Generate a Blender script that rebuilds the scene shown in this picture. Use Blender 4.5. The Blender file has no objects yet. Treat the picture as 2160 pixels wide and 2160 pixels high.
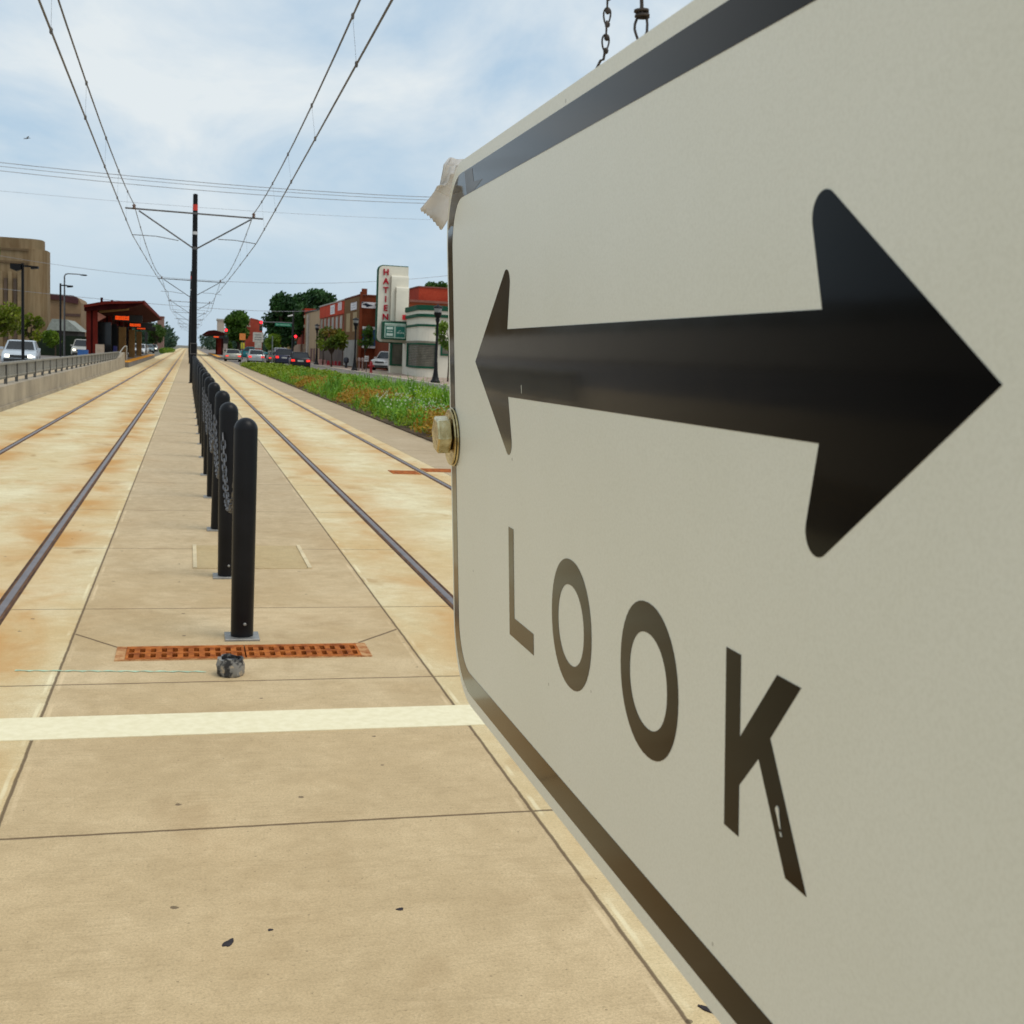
import bpy, math, random
from mathutils import Vector, Matrix
R = math.radians
PI = math.pi
S = bpy.context.scene
COL = S.collection

# ------------------------------------------------------------------ camera
CAM_H = 1.663
right = Vector((0.96548122, -0.256252, 0.04670035))
down = Vector((0.0128087, -0.1323658, -0.99111817))
fwd = Vector((0.26015754, 0.95750416, -0.12451444))
cd = bpy.data.cameras.new('camera')
cam = bpy.data.objects.new('camera', cd)
COL.objects.link(cam)
m = Matrix((right, -down, -fwd)).transposed().to_4x4()
m.translation = Vector((0, 0, CAM_H))
cam.matrix_world = m
cd.sensor_fit = 'HORIZONTAL'
cd.sensor_width = 3.42
cd.lens = 3.42 * 2550.0 / 2160.0
cd.clip_start = 0.01
cd.clip_end = 5000
cd.dof.use_dof = True
cd.dof.focus_distance = 0.95
cd.dof.aperture_fstop = 4.4
S.camera = cam

# ------------------------------------------------------------------ world, sun, exposure
SUN_EL, SUN_AZ = R(62), R(128)          # azimuth clockwise from +Y (down the tracks)
W = bpy.data.worlds.new('World')
S.world = W
W.use_nodes = True
wn = W.node_tree.nodes
wl = W.node_tree.links
wn.clear()


def nd(tree, kind, **kw):
    n = tree.nodes.new(kind)
    for k, v in kw.items():
        setattr(n, k, v)
    return n


wo = nd(W.node_tree, 'ShaderNodeOutputWorld')
bg = nd(W.node_tree, 'ShaderNodeBackground')
sky = nd(W.node_tree, 'ShaderNodeTexSky', sky_type='NISHITA')
sky.sun_disc = False
sky.sun_elevation = SUN_EL
sky.sun_rotation = SUN_AZ
sky.air_density = 1.2
sky.dust_density = 0.6
tc = nd(W.node_tree, 'ShaderNodeTexCoord')
sep = nd(W.node_tree, 'ShaderNodeSeparateXYZ')
wl.new(tc.outputs['Generated'], sep.inputs[0])


def wmath(op, a, b=None):
    n = nd(W.node_tree, 'ShaderNodeMath', operation=op)
    for i, v in enumerate((a, b)):
        if v is None:
            continue
        if isinstance(v, (int, float)):
            n.inputs[i].default_value = v
        else:
            wl.new(v, n.inputs[i])
    return n.outputs[0]


zz = wmath('ADD', wmath('MAXIMUM', sep.outputs[2], 0.0), 0.42)
cmb = nd(W.node_tree, 'ShaderNodeCombineXYZ')
wl.new(wmath('DIVIDE', sep.outputs[0], zz), cmb.inputs[0])
wl.new(wmath('DIVIDE', sep.outputs[1], zz), cmb.inputs[1])
n1 = nd(W.node_tree, 'ShaderNodeTexNoise')
n1.inputs['Scale'].default_value = 2.9
n1.inputs['Detail'].default_value = 7
n1.inputs['Roughness'].default_value = 0.56
n1.inputs['Distortion'].default_value = 0.35
mp = nd(W.node_tree, 'ShaderNodeMapping')
mp.inputs['Location'].default_value = (8.8, 3.0, 0.0)
wl.new(cmb.outputs[0], mp.inputs[0])
wl.new(mp.outputs[0], n1.inputs['Vector'])
rp = nd(W.node_tree, 'ShaderNodeValToRGB')
rp.color_ramp.elements[0].position = 0.35
rp.color_ramp.elements[0].color = (0.0, 0.0, 0.0, 1)
rp.color_ramp.elements[1].position = 0.61
rp.color_ramp.elements[1].color = (1.0, 1.0, 1.0, 1)
wl.new(n1.outputs['Fac'], rp.inputs[0])
skm = nd(W.node_tree, 'ShaderNodeMix', data_type='RGBA', blend_type='MULTIPLY')
skm.inputs[0].default_value = 1.0
wl.new(sky.outputs[0], skm.inputs[6])
skm.inputs[7].default_value = (1.05, 1.0, 0.92, 1)
mx = nd(W.node_tree, 'ShaderNodeMix', data_type='RGBA')
fade = nd(W.node_tree, 'ShaderNodeMapRange', interpolation_type='SMOOTHSTEP')
wl.new(sep.outputs[2], fade.inputs[0])
fade.inputs[1].default_value = 0.02
fade.inputs[2].default_value = 0.17
fade.inputs[3].default_value = 0.12
wl.new(wmath('MULTIPLY', rp.outputs[0], fade.outputs[0]), mx.inputs[0])
hz = nd(W.node_tree, 'ShaderNodeMix', data_type='RGBA')
hz.inputs[0].default_value = 0.86
wl.new(skm.outputs[2], hz.inputs[6])
hz.inputs[7].default_value = (3.80, 5.05, 6.30, 1)      # thin high haze, same scale as the sky texture
wl.new(hz.outputs[2], mx.inputs[6])
mx.inputs[7].default_value = (6.15, 6.65, 6.9, 1)        # sunlit cloud
wl.new(mx.outputs[2], bg.inputs['Color'])
bg.inputs['Strength'].default_value = 0.125
wl.new(bg.outputs[0], wo.inputs[0])

sd = bpy.data.lights.new('sun', 'SUN')
sd.energy = 1.5
sd.angle = R(32)
sd.color = (1.0, 0.93, 0.82)
sun = bpy.data.objects.new('sun', sd)
COL.objects.link(sun)
sv = Vector((math.sin(SUN_AZ) * math.cos(SUN_EL), math.cos(SUN_AZ) * math.cos(SUN_EL), math.sin(SUN_EL)))
sun.rotation_euler = sv.to_track_quat('Z', 'Y').to_euler()
sun.location = sv * 60

S.view_settings.view_transform = 'Standard'
S.view_settings.look = 'None'
S.view_settings.exposure = 0.0
S.view_settings.gamma = 1.0
S.view_settings.use_curve_mapping = False
S.render.engine = 'CYCLES'
S.cycles.use_denoising = True
S.cycles.max_bounces = 8
S.cycles.sample_clamp_indirect = 6.0

rnd = random.Random(7)


# ------------------------------------------------------------------ node helpers and materials
class NT:
    def __init__(s, mat):
        s.t = mat.node_tree

    def math(s, op, a, b=None, c=None, clamp=False):
        n = s.t.nodes.new('ShaderNodeMath')
        n.operation = op
        n.use_clamp = clamp
        for i, v in enumerate((a, b, c)):
            if v is None:
                continue
            if isinstance(v, (int, float)):
                n.inputs[i].default_value = v
            else:
                s.t.links.new(v, n.inputs[i])
        return n.outputs[0]

    def mix(s, f, a, b, mode='MIX'):
        n = s.t.nodes.new('ShaderNodeMix')
        n.data_type = 'RGBA'
        n.blend_type = mode
        for i, v in ((0, f), (6, a), (7, b)):
            if isinstance(v, (int, float)):
                n.inputs[i].default_value = v
            elif isinstance(v, tuple):
                n.inputs[i].default_value = (*v[:3], 1)
            else:
                s.t.links.new(v, n.inputs[i])
        return n.outputs[2]

    def noise(s, vec, scale, detail=4, rough=0.5, dist=0.0, mapscale=None, loc=(0, 0, 0)):
        if mapscale:
            mpn = s.t.nodes.new('ShaderNodeMapping')
            mpn.inputs['Scale'].default_value = mapscale
            mpn.inputs['Location'].default_value = loc
            s.t.links.new(vec, mpn.inputs[0])
            vec = mpn.outputs[0]
        n = s.t.nodes.new('ShaderNodeTexNoise')
        n.inputs['Scale'].default_value = scale
        n.inputs['Detail'].default_value = detail
        n.inputs['Roughness'].default_value = rough
        n.inputs['Distortion'].default_value = dist
        s.t.links.new(vec, n.inputs['Vector'])
        return n.outputs['Fac']

    def ramp(s, f, lo, hi, a=0.0, b=1.0):
        n = s.t.nodes.new('ShaderNodeMapRange')
        n.interpolation_type = 'SMOOTHSTEP'
        n.inputs[1].default_value = lo
        n.inputs[2].default_value = hi
        n.inputs[3].default_value = a
        n.inputs[4].default_value = b
        s.t.links.new(f, n.inputs[0])
        return n.outputs[0]

    def pos(s):
        g = s.t.nodes.new('ShaderNodeNewGeometry')
        return g.outputs['Position']

    def objc(s):
        g = s.t.nodes.new('ShaderNodeTexCoord')
        return g.outputs['Object']

    def xyz(s, v):
        n = s.t.nodes.new('ShaderNodeSeparateXYZ')
        s.t.links.new(v, n.inputs[0])
        return n.outputs

    def bump(s, h, strength, dist):
        n = s.t.nodes.new('ShaderNodeBump')
        n.inputs['Strength'].default_value = strength
        n.inputs['Distance'].default_value = dist
        s.t.links.new(h, n.inputs['Height'])
        s.t.links.new(n.outputs[0], s.b.inputs['Normal'])


MATS = {}


def newmat(name, color, rough, metal=0.0, spec=0.5):
    mt = bpy.data.materials.new(name)
    mt.use_nodes = True
    h = NT(mt)
    h.b = mt.node_tree.nodes['Principled BSDF']
    h.b.inputs['Base Color'].default_value = (*color, 1)
    h.b.inputs['Roughness'].default_value = rough
    h.b.inputs['Metallic'].default_value = metal
    h.b.inputs['Specular IOR Level'].default_value = spec
    return mt, h


def M(name, color, rough=0.6, metal=0.0, var=0.15, scale=4.0, bump=0.0, spec=0.5, bscale=None, tint=None):
    """procedural material: base colour broken up by object-space noise"""
    if name in MATS:
        return MATS[name]
    if rough >= 0.6 and spec == 0.5:
        spec = 0.18
    mt, h = newmat(name, color, rough, metal, spec)
    o = h.objc()
    f = h.noise(o, scale, 5, 0.6)
    lo = tuple(c * (1 - var) for c in color)
    hi = tint if tint else tuple(min(1, c * (1 + var)) for c in color)
    c = h.mix(h.ramp(f, 0.3, 0.7), lo, hi)
    h.t.links.new(c, h.b.inputs['Base Color'])
    if bump:
        h.bump(h.noise(o, bscale or scale * 8, 4), bump, 0.01)
    MATS[name] = mt
    return mt


def ME(name, color, strength):
    if name in MATS:
        return MATS[name]
    mt, h = newmat(name, color, 0.4)
    h.b.inputs['Emission Color'].default_value = (*color, 1)
    h.b.inputs['Emission Strength'].default_value = strength
    MATS[name] = mt
    return mt


def leafmat(name, dark, light, scale=1.2, tint=None):
    if name in MATS:
        return MATS[name]
    mt, h = newmat(name, light, 0.55, 0, 0.3)
    o = h.pos()
    f = h.noise(o, scale, 3, 0.6)
    c = h.mix(h.ramp(f, 0.32, 0.68), dark, light)
    if tint:
        c = h.mix(h.ramp(h.noise(o, scale * 0.45, 2), 0.5, 0.68), c, tint)
    f2 = h.noise(o, 23.0, 2)
    c = h.mix(h.ramp(f2, 0.35, 0.7, 0.0, 0.40), c, tuple(x * 0.6 for x in dark))
    h.t.links.new(c, h.b.inputs['Base Color'])
    tr = mt.node_tree.nodes.new('ShaderNodeBsdfTranslucent')
    h.t.links.new(c, tr.inputs['Color'])
    ms = mt.node_tree.nodes.new('ShaderNodeMixShader')
    ms.inputs[0].default_value = 0.25
    out = mt.node_tree.nodes['Material Output']
    h.t.links.new(h.b.outputs[0], ms.inputs[1])
    h.t.links.new(tr.outputs[0], ms.inputs[2])
    h.t.links.new(ms.outputs[0], out.inputs['Surface'])
    MATS[name] = mt
    return mt


def brick(name, a, b, mortar, sx=4.2):
    if name in MATS:
        return MATS[name]
    mt, h = newmat(name, a, 0.9, 0, 0.15)
    x, y, z = h.xyz(h.pos())
    cm = mt.node_tree.nodes.new('ShaderNodeCombineXYZ')
    h.t.links.new(h.math('ADD', x, y), cm.inputs[0])
    h.t.links.new(z, cm.inputs[1])
    bk = mt.node_tree.nodes.new('ShaderNodeTexBrick')
    bk.inputs['Color1'].default_value = (*a, 1)
    bk.inputs['Color2'].default_value = (*b, 1)
    bk.inputs['Mortar'].default_value = (*mortar, 1)
    bk.inputs['Scale'].default_value = sx
    bk.inputs['Mortar Size'].default_value = 0.012
    h.t.links.new(cm.outputs[0], bk.inputs['Vector'])
    f = h.noise(h.pos(), 0.9, 5, 0.6)
    c = h.mix(h.ramp(f, 0.3, 0.7, 0, 0.4), bk.outputs['Color'], tuple(v * 0.55 for v in a))
    h.t.links.new(c, h.b.inputs['Base Color'])
    MATS[name] = mt
    return mt


def concrete(name, base, light, dark, rust=None, rails=(), rust_amt=1.0, edges=(), joints=(), jx=(-9, 9), far=None,
             cracks=(), spots=True, broom=0.5, near_mix=None, far_mix=None):
    """cast concrete in world metres: broom strokes along x, saw joints, rail rust, blotches and gum spots"""
    mt, h = newmat(name, base, 0.88, 0, 0.25)
    p = h.pos()
    x, y, z = h.xyz(p)
    st = h.noise(p, 1.0, 6, 0.62, 0.5, mapscale=(1.1, 1.1, 1.0))
    st2 = h.noise(p, 1.0, 4, 0.6, 0.0, mapscale=(6.0, 75.0, 1.0), loc=(3, 1, 0))
    bl = h.noise(p, 0.55, 6, 0.62, 0.3)
    mot = h.noise(p, 9.0, 6, 0.72, 0.4)
    c = h.mix(h.ramp(st, 0.34, 0.66), base, light)
    c = h.mix(h.ramp(bl, 0.42, 0.68, 0, 0.8), c, dark)
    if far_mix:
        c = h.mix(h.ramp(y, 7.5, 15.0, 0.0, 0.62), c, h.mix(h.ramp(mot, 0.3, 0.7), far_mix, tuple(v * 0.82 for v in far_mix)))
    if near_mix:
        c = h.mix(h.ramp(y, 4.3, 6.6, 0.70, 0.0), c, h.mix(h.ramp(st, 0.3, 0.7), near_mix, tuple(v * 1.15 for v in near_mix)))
    c = h.mix(h.ramp(mot, 0.42, 0.72, 0, 0.32), c, tuple(v * 0.74 for v in dark))
    c = h.mix(h.ramp(mot, 0.28, 0.46, 0.30, 0.0), c, tuple(min(1, v * 1.12) for v in light))
    c = h.mix(h.math('MULTIPLY', h.ramp(st2, 0.42, 0.66, 0, 0.46 * broom), h.ramp(h.noise(p, 2.6, 4, 0.6, 0.0, mapscale=(0.7, 1.6, 1.0), loc=(2, 8, 0)), 0.36, 0.62)), c, tuple(v * 0.60 for v in dark))
    fine = h.noise(p, 130.0, 3, 0.85)
    c = h.mix(h.ramp(fine, 0.40, 0.62, 0.0, 0.40), c, tuple(v * 0.55 for v in base))
    grit = h.noise(p, 62.0, 3, 0.7, mapscale=(1.0, 1.5, 1.0))
    c = h.mix(h.ramp(grit, 0.56, 0.70, 0.0, 0.46), c, tuple(v * 0.42 for v in base))
    if rust:
        bl2 = h.noise(p, 0.9, 5, 0.62, 0.5, mapscale=(1.0, 0.55, 1.0), loc=(5, 2, 0))
        tot = None
        for rx in rails:
            d = h.math('ABSOLUTE', h.math('SUBTRACT', x, rx))
            near = h.ramp(d, 0.03, 0.66, 1.0, 0.0)
            tot = near if tot is None else h.math('MAXIMUM', tot, near)
        blot = h.ramp(bl2, 0.50, 0.72)
        streak = h.ramp(h.noise(p, 1.0, 5, 0.6, 0.4, mapscale=(1.2, 0.8, 1.0), loc=(1, 7, 0)), 0.40, 0.68)
        if tot is not None:
            near_f = h.math('MULTIPLY', tot, h.ramp(streak, 0.0, 1.0, 0.38, 1.0))
            f = h.math('MAXIMUM', h.math('MULTIPLY', near_f, 0.85 * rust_amt), h.math('MULTIPLY', blot, 0.45 * rust_amt))
        else:
            f = h.math('MULTIPLY', blot, 0.45 * rust_amt)
        c = h.mix(f, c, rust)
        pat = h.ramp(h.noise(p, 1.5, 4, 0.55, 0.5, mapscale=(1.0, 0.7, 1), loc=(9, 4, 0)), 0.60, 0.74)
        c = h.mix(h.math('MULTIPLY', pat, 0.55 * rust_amt), c, tuple(v * 0.62 for v in rust))
    if spots:
        v = mt.node_tree.nodes.new('ShaderNodeTexVoronoi')
        v.voronoi_dimensions = '2D'
        v.inputs['Scale'].default_value = 2.3
        h.t.links.new(p, v.inputs['Vector'])
        wob = h.math('ADD', v.outputs['Distance'], h.math('MULTIPLY', h.math('SUBTRACT', h.noise(p, 60, 2), 0.5), 0.035))
        sz = h.math('MULTIPLY', h.ramp(h.xyz(v.outputs['Color'])[0], 0.55, 1.0), 0.026)
        sp = h.math('LESS_THAN', wob, sz)
        c = h.mix(h.math('MULTIPLY', sp, 0.7), c, (0.07, 0.045, 0.03))
        v2 = mt.node_tree.nodes.new('ShaderNodeTexVoronoi')
        v2.voronoi_dimensions = '2D'
        v2.inputs['Scale'].default_value = 9.0
        h.t.links.new(p, v2.inputs['Vector'])
        sz2 = h.math('MULTIPLY', h.ramp(h.xyz(v2.outputs['Color'])[1], 0.72, 1.0), 0.034)
        sp2 = h.math('LESS_THAN', v2.outputs['Distance'], sz2)
        c = h.mix(h.math('MULTIPLY', sp2, 0.55), c, tuple(q * 0.3 for q in base))
    jn = h.math('MULTIPLY', h.math('SUBTRACT', h.noise(p, 9.0, 5, 0.65), 0.5), 0.012)
    yj = h.math('ADD', y, jn)
    mask = None
    for j in joints:
        d = h.math('ABSOLUTE', h.math('SUBTRACT', yj, j))
        q = h.ramp(d, 0.004, 0.011, 1.0, 0.0)
        mask = q if mask is None else h.math('MAXIMUM', mask, q)
    if far:
        d = h.math('PINGPONG', h.math('SUBTRACT', yj, far[0]), far[1] / 2)
        q = h.math('MULTIPLY', h.ramp(d, 0.006, 0.016, 1.0, 0.0), h.math('GREATER_THAN', y, far[0] - 0.4))
        mask = q if mask is None else h.math('MAXIMUM', mask, q)
    if mask is not None:
        inx = h.math('MULTIPLY', h.math('GREATER_THAN', x, jx[0]), h.math('LESS_THAN', x, jx[1]))
        mask = h.math('MULTIPLY', mask, inx)
    xe = h.math('ADD', x, h.math('MULTIPLY', h.math('SUBTRACT', h.noise(p, 9.0, 5, 0.65), 0.5), 0.010))
    for e, s in edges:
        d = h.math('ABSOLUTE', h.math('SUBTRACT', xe, e))
        q = h.ramp(d, 0.0035, 0.010, 1.0, 0.0)
        mask = q if mask is None else h.math('MAXIMUM', mask, q)
        lip = h.math('MULTIPLY', h.ramp(h.math('ABSOLUTE', h.math('SUBTRACT', xe, e + s * 0.028)), 0.004, 0.012, 0.45, 0.0),
                     h.ramp(h.noise(p, 2.2, 4), 0.48, 0.66))
        c = h.mix(lip, c, tuple(min(1, v * 1.10) for v in light))
    for (xa, ya, xb, yb) in cracks:
        sl = (yb - ya) / (xb - xa)
        line = h.math('ADD', h.math('MULTIPLY', x, sl), ya - sl * xa)
        d = h.math('ABSOLUTE', h.math('SUBTRACT', yj, line))
        q = h.math('MULTIPLY', h.ramp(d, 0.008, 0.02, 1.0, 0.0),
                   h.math('MULTIPLY', h.math('GREATER_THAN', x, min(xa, xb)), h.math('LESS_THAN', x, max(xa, xb))))
        mask = h.math('MAXIMUM', mask, q)
    if mask is not None:
        c = h.mix(h.math('MULTIPLY', mask, 0.82), c, (0.10, 0.060, 0.030))
    h.t.links.new(c, h.b.inputs['Base Color'])
    hb = h.math('ADD', h.math('MULTIPLY', fine, 0.35), h.math('MULTIPLY', st2, 0.65))
    if mask is not None:
        hb = h.math('SUBTRACT', hb, h.math('MULTIPLY', mask, 1.2))
    h.bump(hb, 0.35, 0.004)
    MATS[name] = mt
    return mt


# ------------------------------------------------------------------ mesh helpers
def empty(name, label, cat, loc=(0, 0, 0), group=None):
    o = bpy.data.objects.new(name, None)
    COL.objects.link(o)
    o.location = loc
    o.empty_display_size = 0.1
    o['label'] = label
    o['category'] = cat
    if group:
        o['group'] = group
    return o


def tag(o, label, cat, group=None, kind=None):
    o['label'] = label
    o['category'] = cat
    if group:
        o['group'] = group
    if kind:
        o['kind'] = kind
    return o


class MB:
    def __init__(s):
        s.v = []
        s.f = []

    def add(s, vs, fs):
        k = len(s.v)
        s.v += [tuple(p) for p in vs]
        s.f += [tuple(i + k for i in q) for q in fs]
        return s

    def box(s, x0, x1, y0, y1, z0, z1):
        return s.add([(x0, y0, z0), (x1, y0, z0), (x1, y1, z0), (x0, y1, z0), (x0, y0, z1), (x1, y0, z1), (x1, y1, z1), (x0, y1, z1)],
                     [(0, 3, 2, 1), (4, 5, 6, 7), (0, 1, 5, 4), (1, 2, 6, 5), (2, 3, 7, 6), (3, 0, 4, 7)])

    def rings(s, rings, cap=True, closed=False):
        n = len(rings[0])
        k = len(s.v)
        for r in rings:
            s.v += [tuple(p) for p in r]
        m_ = len(rings)
        for a in range(m_ if closed else m_ - 1):
            b = (a + 1) % m_
            for i in range(n):
                j = (i + 1) % n
                s.f.append((k + a * n + i, k + a * n + j, k + b * n + j, k + b * n + i))
        if cap and not closed:
            s.f.append(tuple(k + i for i in reversed(range(n))))
            s.f.append(tuple(k + (m_ - 1) * n + i for i in range(n)))
        return s

    def tube(s, pts, rad, n=8, closed=False):
        pts = [Vector(p) for p in pts]
        m_ = len(pts)
        rs = rad if isinstance(rad, (list, tuple)) else [rad] * m_
        rings = []
        up = None
        for i, p in enumerate(pts):
            if closed:
                t = pts[(i + 1) % m_] - pts[i - 1]
            else:
                t = pts[min(i + 1, m_ - 1)] - pts[max(i - 1, 0)]
            t.normalize()
            if up is None:
                up = t.orthogonal().normalized()
            else:
                up = (up - t * up.dot(t))
                if up.length < 1e-6:
                    up = t.orthogonal()
                up.normalize()
            w = t.cross(up)
            rings.append([p + (up * math.cos(2 * PI * k / n) + w * math.sin(2 * PI * k / n)) * rs[i] for k in range(n)])
        return s.rings(rings, not closed, closed)

    def lathe(s, prof, c=(0, 0, 0), n=16):
        rings = [[(c[0] + r * math.cos(2 * PI * k / n), c[1] + r * math.sin(2 * PI * k / n), c[2] + z) for k in range(n)] for r, z in prof]
        return s.rings(rings)

    def prism(s, poly, fn, d0, d1):
        """poly in 2-D, fn(a, b, d) -> point; extruded from d0 to d1"""
        n = len(poly)
        vs = [fn(a, b, d0) for a, b in poly] + [fn(a, b, d1) for a, b in poly]
        return s.add(vs, [tuple(reversed(range(n))), tuple(range(n, 2 * n))] + [(i, (i + 1) % n, n + (i + 1) % n, n + i) for i in range(n)])

    def ring2(s, outer, inner, fn, d0, d1):
        n = len(outer)
        vs = [fn(a, b, d1) for a, b in outer] + [fn(a, b, d1) for a, b in inner] + [fn(a, b, d0) for a, b in outer] + [fn(a, b, d0) for a, b in inner]
        fs = []
        for i in range(n):
            j = (i + 1) % n
            fs += [(i, j, n + j, n + i), (2 * n + i, 2 * n + j, j, i), (n + i, n + j, 3 * n + j, 3 * n + i)]
        return s.add(vs, fs)

    def build(s, name, mat, parent=None, smooth=False, base=None):
        """one mesh object; with a parent the coordinates are taken relative to the parent's base"""
        off = Vector((0, 0, 0))
        if parent is not None:
            p = parent
            while p is not None:
                off += Vector(p.location)
                p = p.parent
        if base is not None:
            off = Vector(base)
        me = bpy.data.meshes.new(name)
        me.from_pydata([tuple(Vector(q) - off) for q in s.v], [], s.f)
        me.validate()
        me.update()
        o = bpy.data.objects.new(name, me)
        COL.objects.link(o)
        if parent is not None:
            o.parent = parent
        elif base is not None:
            o.location = base
        me.materials.append(mat)
        if smooth:
            for pl in me.polygons:
                pl.use_smooth = True
            try:
                me.set_sharp_from_angle(angle=R(38))
            except Exception:
                pass
        return o


def box(x0, x1, y0, y1, z0, z1):
    return MB().box(x0, x1, y0, y1, z0, z1)


def copy_tree(o, parent=None):
    c = o.copy()
    COL.objects.link(c)
    c.parent = parent
    for ch in list(o.children):
        copy_tree(ch, c)
    return c


def structure(o):
    o['kind'] = 'structure'
    return o


def text_mesh(txt, size, ext, loc, rot, name, mat, parent):
    cu = bpy.data.curves.new(name, 'FONT')
    cu.body = txt
    cu.size = size
    cu.extrude = ext
    cu.align_x = 'CENTER'
    cu.align_y = 'CENTER'
    cu.offset = size * 0.028
    ob = bpy.data.objects.new('tmp', cu)
    COL.objects.link(ob)
    bpy.context.view_layer.update()
    me = bpy.data.meshes.new_from_object(ob.evaluated_get(bpy.context.evaluated_depsgraph_get()))
    bpy.data.objects.remove(ob)
    mw = Matrix.Translation(Vector(loc) - Vector(parent.location)) @ rot.to_4x4()
    me.transform(mw)
    me.materials.clear()
    me.materials.append(mat)
    o = bpy.data.objects.new(name, me)
    COL.objects.link(o)
    o.parent = parent
    return o


# ------------------------------------------------------------------ ground
C_TRACK = dict(base=(0.73, 0.59, 0.335), light=(0.87, 0.78, 0.52), dark=(0.69, 0.50, 0.235), rust=(0.54, 0.255, 0.055))
JO = (2.05, 4.15, 6.06, 7.82, 10.17, 12.55, 15.1)
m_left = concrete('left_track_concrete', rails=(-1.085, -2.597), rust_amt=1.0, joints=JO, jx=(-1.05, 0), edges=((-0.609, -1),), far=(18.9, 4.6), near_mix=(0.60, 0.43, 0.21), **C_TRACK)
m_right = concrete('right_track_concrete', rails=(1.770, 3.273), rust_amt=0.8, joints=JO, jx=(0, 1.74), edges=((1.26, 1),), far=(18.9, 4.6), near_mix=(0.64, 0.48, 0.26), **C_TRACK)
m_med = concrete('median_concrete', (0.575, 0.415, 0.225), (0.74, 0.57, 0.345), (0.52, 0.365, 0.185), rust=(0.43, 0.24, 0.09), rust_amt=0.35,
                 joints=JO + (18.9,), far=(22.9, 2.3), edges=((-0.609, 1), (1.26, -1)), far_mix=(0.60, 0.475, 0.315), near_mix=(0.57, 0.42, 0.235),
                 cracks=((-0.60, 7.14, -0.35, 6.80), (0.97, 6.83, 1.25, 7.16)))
m_side = concrete('verge_concrete', (0.50, 0.38, 0.24), (0.57, 0.445, 0.29), (0.46, 0.34, 0.205), far=(6, 3.0), edges=((3.60, 1),), spots=False)
m_asph = M('asphalt', (0.20, 0.175, 0.155), 0.9, 0, 0.15, 0.4, 0.3, 0.3, 30)
m_walk = M('brick_paving', (0.36, 0.265, 0.205), 0.9, 0, 0.22, 1.2, 0.2, 0.3, 20)
m_kerb = M('kerb_concrete', (0.52, 0.46, 0.37), 0.85, 0, 0.15, 1.0, 0.2, 0.3, 20)

structure(box(-700, 700, -40, 3000, -0.40, -0.16).build('ground', M('far_ground', (0.17, 0.16, 0.13), 0.95, 0, 0.3, 0.05)))
structure(box(-4.02, -0.609, -6, 620, -0.14, 0).build('left_track_slab', m_left))
structure(MB().box(-0.609, 1.26, -6, 6.512, -0.14, 0).box(-0.609, 1.26, 6.793, 620, -0.14, 0).box(-0.609, -0.303, 6.512, 6.793, -0.14, 0).box(0.941, 1.26, 6.512, 6.793, -0.14, 0).build('median_pavement', m_med))
structure(box(1.26, 3.60, -6, 620, -0.14, 0).build('right_track_slab', m_right))
structure(box(3.60, 4.62, -6, 150, -0.14, 0).build('verge_pavement', m_side))
structure(MB().prism([(4.62, 114), (4.62, 150), (3.60, 150), (3.60, 620), (13.8, 620), (13.8, -6), (9.4, -6), (9.4, 84), (9.05, 92), (8.5, 110), (7.4, 120), (6.0, 121)],
                     lambda a, b, d: (a, b, d), -0.15, -0.005).build('right_road', m_asph))
structure(box(13.8, 14.05, -6, 300, -0.15, 0.11).build('far_kerb', m_kerb))
structure(box(14.05, 40, -6, 300, -0.15, 0.10).build('brick_pavement', m_walk))
structure(MB().prism([(9.2, -6), (9.4, -6), (9.4, 84), (9.05, 92), (8.5, 110), (7.4, 120), (6.0, 121), (4.62, 114), (4.78, 112.5), (6.05, 119.2), (7.25, 118.3), (8.3, 109.5), (8.85, 91.7), (9.2, 84)],
                     lambda a, b, d: (a, b, d), -0.15, 0.13).build('bed_kerb', m_kerb))
structure(MB().prism([(4.62, -6), (9.2, -6), (9.2, 84), (8.85, 91.7), (8.3, 109.5), (7.25, 118.3), (6.05, 119.2), (4.78, 112.5), (4.62, 111)],
                     lambda a, b, d: (a, b, d), -0.15, 0.03).build('bed_soil', M('soil', (0.09, 0.06, 0.035), 1.0, 0, 0.3, 3)))
structure(box(-14.2, -7.2, -6, 620, -0.15, -0.006).build('left_road', m_asph))
structure(box(-40, -14.2, -6, 300, -0.15, 0.10).build('left_pavement', M('grey_paving', (0.33, 0.28, 0.22), 0.9, 0, 0.2, 1.0)))
structure(box(-7.2, -4.36, -6, 84, -0.15, 0.32).build('ramp_walk', m_side))
# painted stop line
o = box(-1.0, 1.62, 5.205, 5.52, 0.0, 0.004).build('stop_line', M('line_paint', (0.82, 0.73, 0.48), 0.8, 0, 0.03, 22.0, 0.1, 0.15, 60, tint=(0.87, 0.785, 0.545)))
structure(o)
# teal survey paint
mt = M('teal_paint', (0.45, 0.60, 0.42), 0.8, 0, 0.22, 9.0)
b = MB()
N = 40
for i in range(N):
    xa = -0.82 + 0.93 * i / N
    xb = -0.82 + 0.93 * (i + 1) / N
    ya, yb = [6.345 - 0.10 * k / N + 0.006 * math.sin(k * 1.7) for k in (i, i + 1)]
    w0, w1 = [0.009 + 0.005 * math.sin(k * 2.3 + 1) for k in (i, i + 1)]
    b.add([(xa, ya - w0, 0.003), (xb, yb - w1, 0.003), (xb, yb + w1, 0.003), (xa, ya + w0, 0.003)], [(0, 1, 2, 3)])
structure(b.build('paint_mark', mt))

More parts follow.
